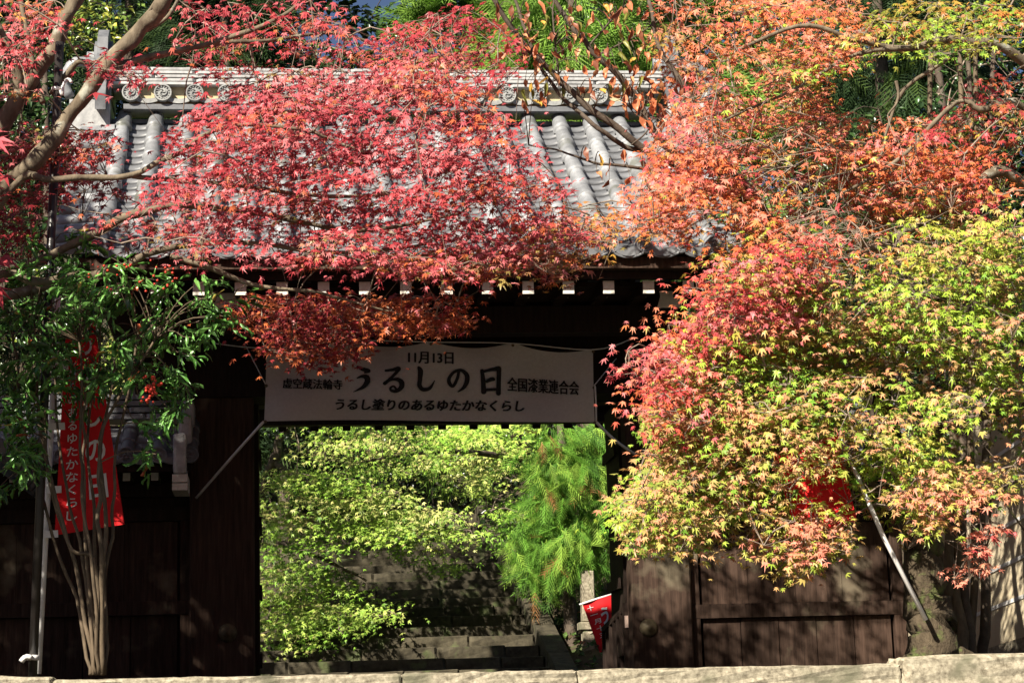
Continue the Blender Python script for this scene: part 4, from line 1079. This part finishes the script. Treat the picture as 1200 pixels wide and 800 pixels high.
groups = np.concatenate([sample_poly(poly, 92, rng), sample_poly([(140,440),(215,430),(235,470),(190,545),(165,520)], 10, rng), sample_poly([(0,480),(60,480),(40,560),(0,570)], 12, rng), sample_poly([(30,270),(120,280),(140,330),(20,330)], 10, rng)])
pos=[];nrm=[];tip=[];scl=[];tw=MB(); NB=np.array(nbp)
for x, y in groups:
    c = at(x, y, rng.uniform(13.5,14.5)); d = np.array([rng.uniform(-1,1), rng.uniform(-1,.3), rng.uniform(-.9,.2)]); d /= np.linalg.norm(d)
    L = rng.uniform(.12,.26); q = NB[((NB-c)**2).sum(1).argmin()]
    tw.tube(spline([q,(q+c)/2+[0,0,.06],c,c+d*L],8), np.linspace(.006,.002,8), 4, cap=False)
    for k in range(rng.integers(13,20)):
        t = rng.uniform(0,1); p = c+d*L*t; s = np.cross(d,[0,0,1]); s = s*rng.choice([-1,1])
        tp = d*rng.uniform(.2,1)+s*rng.uniform(.2,1)+np.array([0,0,-rng.uniform(.2,1.0)])
        pos.append(p+rng.normal(0,.03,3)); tip.append(tp); nrm.append(np.array([-.25,-.6,.8])+rng.normal(0,.45,3)); scl.append(rng.uniform(.07,.13))
tw.build('twigs','stem',nd,None,'stuff')
pos,nrm,tip,scl=map(np.array,(pos,nrm,tip,scl)); n=len(pos)
ccx=pick([(5,(.09,.24,.045)),(5,(.16,.35,.08)),(2,(.05,.11,.03)),(.25,(.45,.36,.08)),(.15,(.5,.12,.05))],n,rng)*rng.uniform(.8,1.2,(n,1))
add_leaves(nd, LANCE, pos, frames(nrm,tip), scl, ccx, 'gloss', rng, 300, 'foliage')
def ico(c, r):
    t=(1+5**.5)/2; v=np.array([(-1,t,0),(1,t,0),(-1,-t,0),(1,-t,0),(0,-1,t),(0,1,t),(0,-1,-t),(0,1,-t),(t,0,-1),(t,0,1),(-t,0,-1),(-t,0,1)])/math.hypot(1,t)
    f=[(0,11,5),(0,5,1),(0,1,7),(0,7,10),(0,10,11),(1,5,9),(5,11,4),(11,10,2),(10,7,6),(7,1,8),(3,9,4),(3,4,2),(3,2,6),(3,6,8),(3,8,9),(4,9,5),(2,4,11),(6,2,10),(8,6,7),(9,8,1)]
    return v*r+c, f
bm_=MB()
for _ in range(38):
    v,f=ico(at(178+rng.normal(0,5.0),455+rng.uniform(-17,18),13.45+rng.normal(0,.04)), rng.uniform(.009,.013)); bm_.add(v,f,True)
for _ in range(40):
    v,f=ico(at(rng.choice([112,135,150,170,196,190])+rng.normal(0,8),rng.uniform(305,345),13.6+rng.normal(0,.1)), rng.uniform(.008,.011)); bm_.add(v,f,True)
bm_.build('berry_cluster','berry',nd,None,'stuff')

# ------------------------------------------------------------------ camellia, right
rng = np.random.default_rng(41)
cm = thing('camellia_tree', 'dark glossy green camellia with several straight grey stems behind the maples', 'tree', at(1145,770,14.6))
cbp=[]
for i,(x0,x1,x2) in enumerate(((1128,1120,1118),(1136,1128,1130),(1142,1141,1138),(1149,1152,1160),(1133,1110,1085))):
    P=wob(spline([at(x0,775,14.5+.07*i),at(x1+2,690,14.6),at(x1,600,14.7),at(x2,450,14.9),at(x2+8,250,15.3),at(x2+5,60,15.6)],24),.012,140+i)
    MB().tube(P,np.linspace(rng.uniform(.03,.045),.02,24),8).build('trunk','darkbark' if i%2 else 'stem',cm); cbp+=list(P[8:])
regs=[dict(poly=[(1090,20),(1200,10),(1230,250),(1200,330),(1120,300),(1080,160)],Y=(14.9,16.6),n=40,k=24,top=[(2,(.05,.12,.025)),(1,(.08,.18,.035))],low=[(2,(.03,.07,.02))]),
      dict(poly=[(980,250),(1060,260),(1230,330),(1230,520),(1130,530),(1030,480),(960,340)],Y=(15.2,16.8),n=40,k=22,top=[(2,(.04,.09,.02)),(1,(.06,.13,.03))],low=[(2,(.03,.06,.02))]),
      dict(poly=[(830,200),(920,190),(940,260),(880,290),(840,290),(815,270)],Y=(16.6,17.6),n=14,k=24,top=[(2,(.05,.12,.025)),(1,(.09,.19,.035))],low=[(2,(.03,.07,.02))])]
pos,nrm,tip,s,cc,cents=crown_from_regions(regs,rng,.3,.085,.32)
grow_twigs(cbp,cents,pos,rng).build('twigs','twig',cm,None,'stuff')
add_leaves(cm,OVAL,pos,frames(nrm,tip),s,cc,'gloss',rng,120)

# ------------------------------------------------------------------ pale maples and cedar inside the gate
PALE=(.46,.62,.11); CREAM=(.66,.64,.22); FRESH=(.28,.52,.06); MID=(.14,.28,.04); PTAN=(.62,.50,.22)
tp=[(3,PALE),(2,CREAM),(1,PTAN),(1,FRESH)]; lw=[(2,FRESH),(1,PALE),(2,MID)]
tree('pale_maple', 'pale green maple in tiers left of the stairs seen through the gate', 'maple tree', at(300,800,25.8), [
    ('trunk', A((296,800,25.8),(290,680,25.8),(305,590,25.7),(320,540,25.6),(328,510,25.6)), .11, .05),
    ('branch', A((320,540,25.6),(350,560,25.4),(400,580,25.2),(450,590,25.1),(520,600,25.0)), .04, .012),
    ('branch', A((300,620,25.7),(340,640,25.3),(390,660,25.1),(430,680,25.0)), .04, .012),
    ('branch', A((292,700,25.8),(340,710,25.3),(400,720,25.1),(450,720,25.0)), .04, .012),
    ('branch', A((328,510,25.6),(340,500,25.5),(355,490,25.5)), .03, .015),
    ], [
    dict(poly=[(300,565),(330,545),(350,520),(400,560),(470,575),(540,600),(480,640),(430,640),(380,650),(340,640),(300,630)], Y=(24.3,25.8), thick=.08, n=25, k=260, leaf=.056, r=.50, top=tp, low=lw, tilt=.8),
    dict(poly=[(120,330),(430,330),(430,470),(330,500),(120,520)], Y=(23.4,25.4), n=60, k=110, leaf=.060, r=.42, top=tp, low=lw, tilt=.8),  # crown part hidden behind gate and banner, added to shade the stairs
    dict(poly=[(440,600),(500,590),(560,625),(545,640),(555,668),(520,672),(470,655),(420,640)], Y=(24.4,25.6), thick=.09, n=10, k=200, leaf=.056, r=.38, top=tp, low=lw, tilt=.8),
    dict(poly=[(300,630),(360,650),(400,665),(415,690),(475,715),(440,735),(400,740),(395,760),(340,768),(300,762)], Y=(24.3,25.8), thick=.09, n=26, k=240, leaf=.056, r=.48, top=tp, low=lw, tilt=.8),
    ], seed=12, bark='darkbark', leafbase=MAPLE5, sunfacing=1.1, parts=150, twigs=True)
tree('pale_maple', 'pale green maple arching over the stairs just beneath the banner', 'maple tree', at(640,760,28.3), [
    ('trunk', A((660,760,28.8),(650,650,28.5),(630,560,27.9),(600,500,27.5),(560,450,27.3)), .12, .05),
    ('branch', A((620,540,27.8),(560,530,26.8),(500,530,26.3),(430,540,25.9)), .05, .012),
    ('branch', A((635,580,28.0),(600,590,27.3),(560,580,26.8),(530,560,26.3)), .04, .012),
    ], [
    dict(poly=[(350,520),(375,498),(450,490),(620,490),(625,520),(600,560),(560,590),(520,560),(470,555),(430,560),(390,560)], Y=(25.2,28), thick=.08, n=30, k=240, leaf=.060, r=.52, top=tp, low=lw, tilt=.8),
    dict(poly=[(580,590),(620,570),(640,600),(610,640),(570,645),(565,620)], Y=(25.4,26.8), n=16, k=70, leaf=.060, r=.28, top=[(2,FRESH),(1,PALE)], low=lw, tilt=.8),
    ], seed=13, bark='darkbark', leafbase=MAPLE5, sunfacing=1.1, parts=120)

def sprig_tree(name, label, base, height, rad, pal, n, seed, size=(.25,.45), group=None, trunk_r=.16, pts=None, lean=(0,0), low=.12, parts=0):
    rng=np.random.default_rng(seed); base=np.array(base,float)
    root=thing(name,label,'cedar tree',base,group)
    topp=base+np.array([lean[0],lean[1],height])
    MB().tube(spline([base-[0,0,.3],(base+topp)/2+rng.normal(0,.05,3),topp],10),np.linspace(trunk_r,.03,10),10).build('trunk','darkbark',root)
    if pts is None:
        nb=max(30,n//34); pos=[];dr=[]
        t=rng.uniform(low,1,nb)**.9
        for ti in t:
            az=rng.uniform(0,2*math.pi); L=rad*(1.05-ti)**.75*rng.uniform(.65,1.15); o=base+(topp-base)*ti
            d=np.array([math.cos(az),math.sin(az),0])
            m=34; q=rng.uniform(.25,1,m); p=o+d*(L*q)[:,None]+np.array([0,0,1])*(-.28*L*q**2+.10*L*q)[:,None]+rng.normal(0,.10+.05*L,(m,3))
            pos.append(p); dr.append(np.repeat(d[None],m,0)+np.array([0,0,-.75])+rng.normal(0,.35,(m,3)))
        pos=np.concatenate(pos);dr=np.concatenate(dr)
    else: pos,dr=pts
    n=len(pos); nrm=np.array([-.2,-.7,.5])+rng.normal(0,.6,(n,3)); s=rng.uniform(*size,n)
    cc=pick(pal,n,rng)*rng.uniform(.7,1.25,(n,1))
    add_leaves(root,SPRIG,pos,frames(nrm,dr),s,cc,'needle',rng,parts)
    return root
rng=np.random.default_rng(51)
poly=[(600,625),(625,580),(620,540),(635,500),(712,496),(716,668),(690,672),(672,672),(655,688),(640,682),(615,672),(597,650)]
cl2=sample_poly(poly,75,rng); pos=[];dr=[]
for x,y in cl2:
    c=at(x,y,rng.uniform(24.7,25.7)); m=26
    az=rng.uniform(0,2*math.pi); d=np.array([math.cos(az)*.5,math.sin(az)*.5,-.75])
    p=c+rng.normal(0,.15,(m,3)); x2,y2,_=proj(p); ok=in_poly(x2,y2,poly)|(rng.random(m)<.1)
    pos.append(p[ok]); dr.append((d+rng.normal(0,.22,(m,3)))[ok])
BR=[(4,(.15,.33,.04)),(3,(.26,.42,.06)),(3,(.07,.17,.022)),(.3,(.30,.14,.05))]
sprig_tree('young_cedar','bright green young cedar with drooping sprays beside the stairs', at(672,785,25.3),5.6,1,BR,0,52,size=(.24,.42),trunk_r=.10,pts=(np.concatenate(pos),np.concatenate(dr)))

# ------------------------------------------------------------------ trees on the slope behind
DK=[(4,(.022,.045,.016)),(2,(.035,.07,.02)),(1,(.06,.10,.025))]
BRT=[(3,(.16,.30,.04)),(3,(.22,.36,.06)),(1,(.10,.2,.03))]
G_BG='cedars on the slope behind the gate roof'
def gz(x,y): return hill_z(x,y)
spec=[(-4.5,30,13,2.6,DK,2600),(-2.6,34,15,2.8,DK,2600),(-.9,31,12.6,2.2,DK,2600),(1.0,37,8.0,2.2,DK,2200),(4.4,29,11,2.3,BRT,2600),(6.6,31,13,2.4,BRT,2400),(8.8,28,12,2.6,DK,2400),(10.8,31,13,2.6,DK,2200),(2.6,41,6.5,2.2,DK,1700),(-6.6,27,11,2.4,DK,2200),(3.0,34,10.6,2.2,BRT,2000),(7.0,40,15,2.8,DK,1800),(-8.5,34,14,2.8,DK,1800)]
spec+=[(11.5,25.5,9,2.2,DK,1300),(14.5,27,11,2.4,DK,1300)]
lab=['dark cedar furthest toward the left behind the roof ornament','dark cedar rising behind the left half of the ridge','dark cedar rising behind the ridge near the pale sky gap','thin dark cedar right of the pale sky gap','bright green cedar above the ridge behind the cherry limbs','bright green tall cedar between cherry and orange maple','dark cedar hidden behind the orange maple crown','dark cedar behind the camellia in the upper corner','low dark cedar far up the slope below the sky gap','dark cedar behind the black pole','bright green cedar left of the cherry branches above the ridge','distant dark cedar high behind the orange maple','distant dark cedar at the far left margin','dark cedar on the slope past the plaster wall','outer dark cedar past the plaster wall']
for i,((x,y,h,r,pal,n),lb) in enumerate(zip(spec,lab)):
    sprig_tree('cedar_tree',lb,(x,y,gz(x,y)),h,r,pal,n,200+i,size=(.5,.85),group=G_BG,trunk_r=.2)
# leafy evergreens left and behind
def leafy(label, base, height, regions, seed, cat='tree', name='evergreen_tree', size=.11):
    rng=np.random.default_rng(seed); base=np.array(base,float); root=thing(name,label,cat,base,'evergreen trees on the slope')
    P=spline([base-[0,0,.3],base+[.1,0,height*.5],base+[0,0,height]],10); MB().tube(P,np.linspace(.12,.03,10),8).build('trunk','darkbark',root)
    pos,nrm,tip,s,cc,cents=crown_from_regions(regions,rng,.3,size,.5)
    grow_twigs(list(P[3:]),cents,pos,rng).build('twigs','darkbark',root,None,'stuff')
    add_leaves(root,BROAD,pos,frames(nrm,tip),s,cc,'gloss',rng,0)
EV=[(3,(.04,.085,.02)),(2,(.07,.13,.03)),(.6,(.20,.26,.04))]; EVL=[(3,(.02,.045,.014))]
b=at(40,800,21.5); leafy('dark broadleaf evergreen behind the black pole and pink maple',(b[0],21.5,gz(b[0],21.5)),6,[dict(poly=[(-120,60),(60,90),(120,200),(110,330),(60,400),(-120,420)],Y=(20.4,23),n=70,k=46,top=EV,low=EVL)],301)
b=at(-60,800,23); leafy('yellow green lit evergreen in the upper left behind the limbs',(b[0],23,gz(b[0],23)),8,[dict(poly=[(80,0),(150,0),(150,50),(110,70),(70,40)],Y=(23,24.5),n=14,k=40,top=[(2,(.40,.40,.06)),(1,(.20,.30,.05))],low=EV),dict(poly=[(-120,-60),(80,-40),(60,120),(-120,120)],Y=(23,25),n=30,k=44,top=EV,low=EVL)],302)
b=at(20,640,20); leafy('small green shrub lit above the corner wall roof',(b[0],20,TZ),2.2,[dict(poly=[(-40,430),(60,430),(75,475),(60,500),(-40,480)],Y=(19.3,20.3),n=18,k=40,top=[(2,(.09,.17,.035))],low=EVL)],303)
b=at(1150,800,20); leafy('dark evergreen hiding behind the right hand maples',(b[0],20,TZ),7,[dict(poly=[(900,150),(1250,80),(1250,560),(1050,540),(930,330)],Y=(19.4,21.5),n=85,k=44,top=EV,low=EVL)],304)
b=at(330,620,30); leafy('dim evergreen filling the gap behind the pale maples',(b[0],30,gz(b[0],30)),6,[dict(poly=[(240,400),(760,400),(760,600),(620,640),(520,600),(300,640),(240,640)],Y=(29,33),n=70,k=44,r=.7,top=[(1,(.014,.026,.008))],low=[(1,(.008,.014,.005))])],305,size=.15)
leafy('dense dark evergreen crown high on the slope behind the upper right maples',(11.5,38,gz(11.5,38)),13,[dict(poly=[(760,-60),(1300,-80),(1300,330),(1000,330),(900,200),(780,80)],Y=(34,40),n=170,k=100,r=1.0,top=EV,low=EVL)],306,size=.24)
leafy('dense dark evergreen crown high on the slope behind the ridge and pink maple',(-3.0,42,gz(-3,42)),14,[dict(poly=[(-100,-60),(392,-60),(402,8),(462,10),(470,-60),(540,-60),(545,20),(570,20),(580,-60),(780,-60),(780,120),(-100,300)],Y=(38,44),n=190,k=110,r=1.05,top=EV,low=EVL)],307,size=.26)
# low plants by the stairs
rng=np.random.default_rng(71)
pos=np.array([ (lambda x,y:(x,y,hill_z(x,y)+rng.uniform(.0,.25)))(rng.uniform(XS1+.35,XS1+3),rng.uniform(22.8,30)) for _ in range(1800)]+[(lambda x,y:(x,y,hill_z(x,y)+rng.uniform(.0,.4)))(rng.uniform(XS0-3,XS0),rng.uniform(22.8,30)) for _ in range(1500)]+[(lambda x,y:(x,y,hill_z(x,y)+rng.uniform(.0,.4)))(rng.uniform(6.5,16),rng.uniform(22.8,32)) for _ in range(2500)]+[(x,y,TZ+rng.uniform(0,.3)) for x,y in zip(rng.uniform(6.3,14,1500),rng.uniform(13.6,22.5,1500))])
n=len(pos); me=fast_mesh('undergrowth',place(BROAD[0],pos,frames(np.array([0,-.5,.8])+rng.normal(0,.5,(n,3)),rng.normal(0,1,(n,3))),rng.uniform(.05,.12,n)),BROAD[1],leaf_colours(pick([(3,(.06,.11,.025)),(2,(.10,.17,.04)),(1,(.12,.09,.05)),(.4,(.35,.12,.06))],n,rng),len(BROAD[0]),rng),'leaf')
tag(obj('undergrowth',me),kind='stuff')
print('objects', len(sc.objects), 'tris', sum(len(m.polygons) for m in bpy.data.meshes))
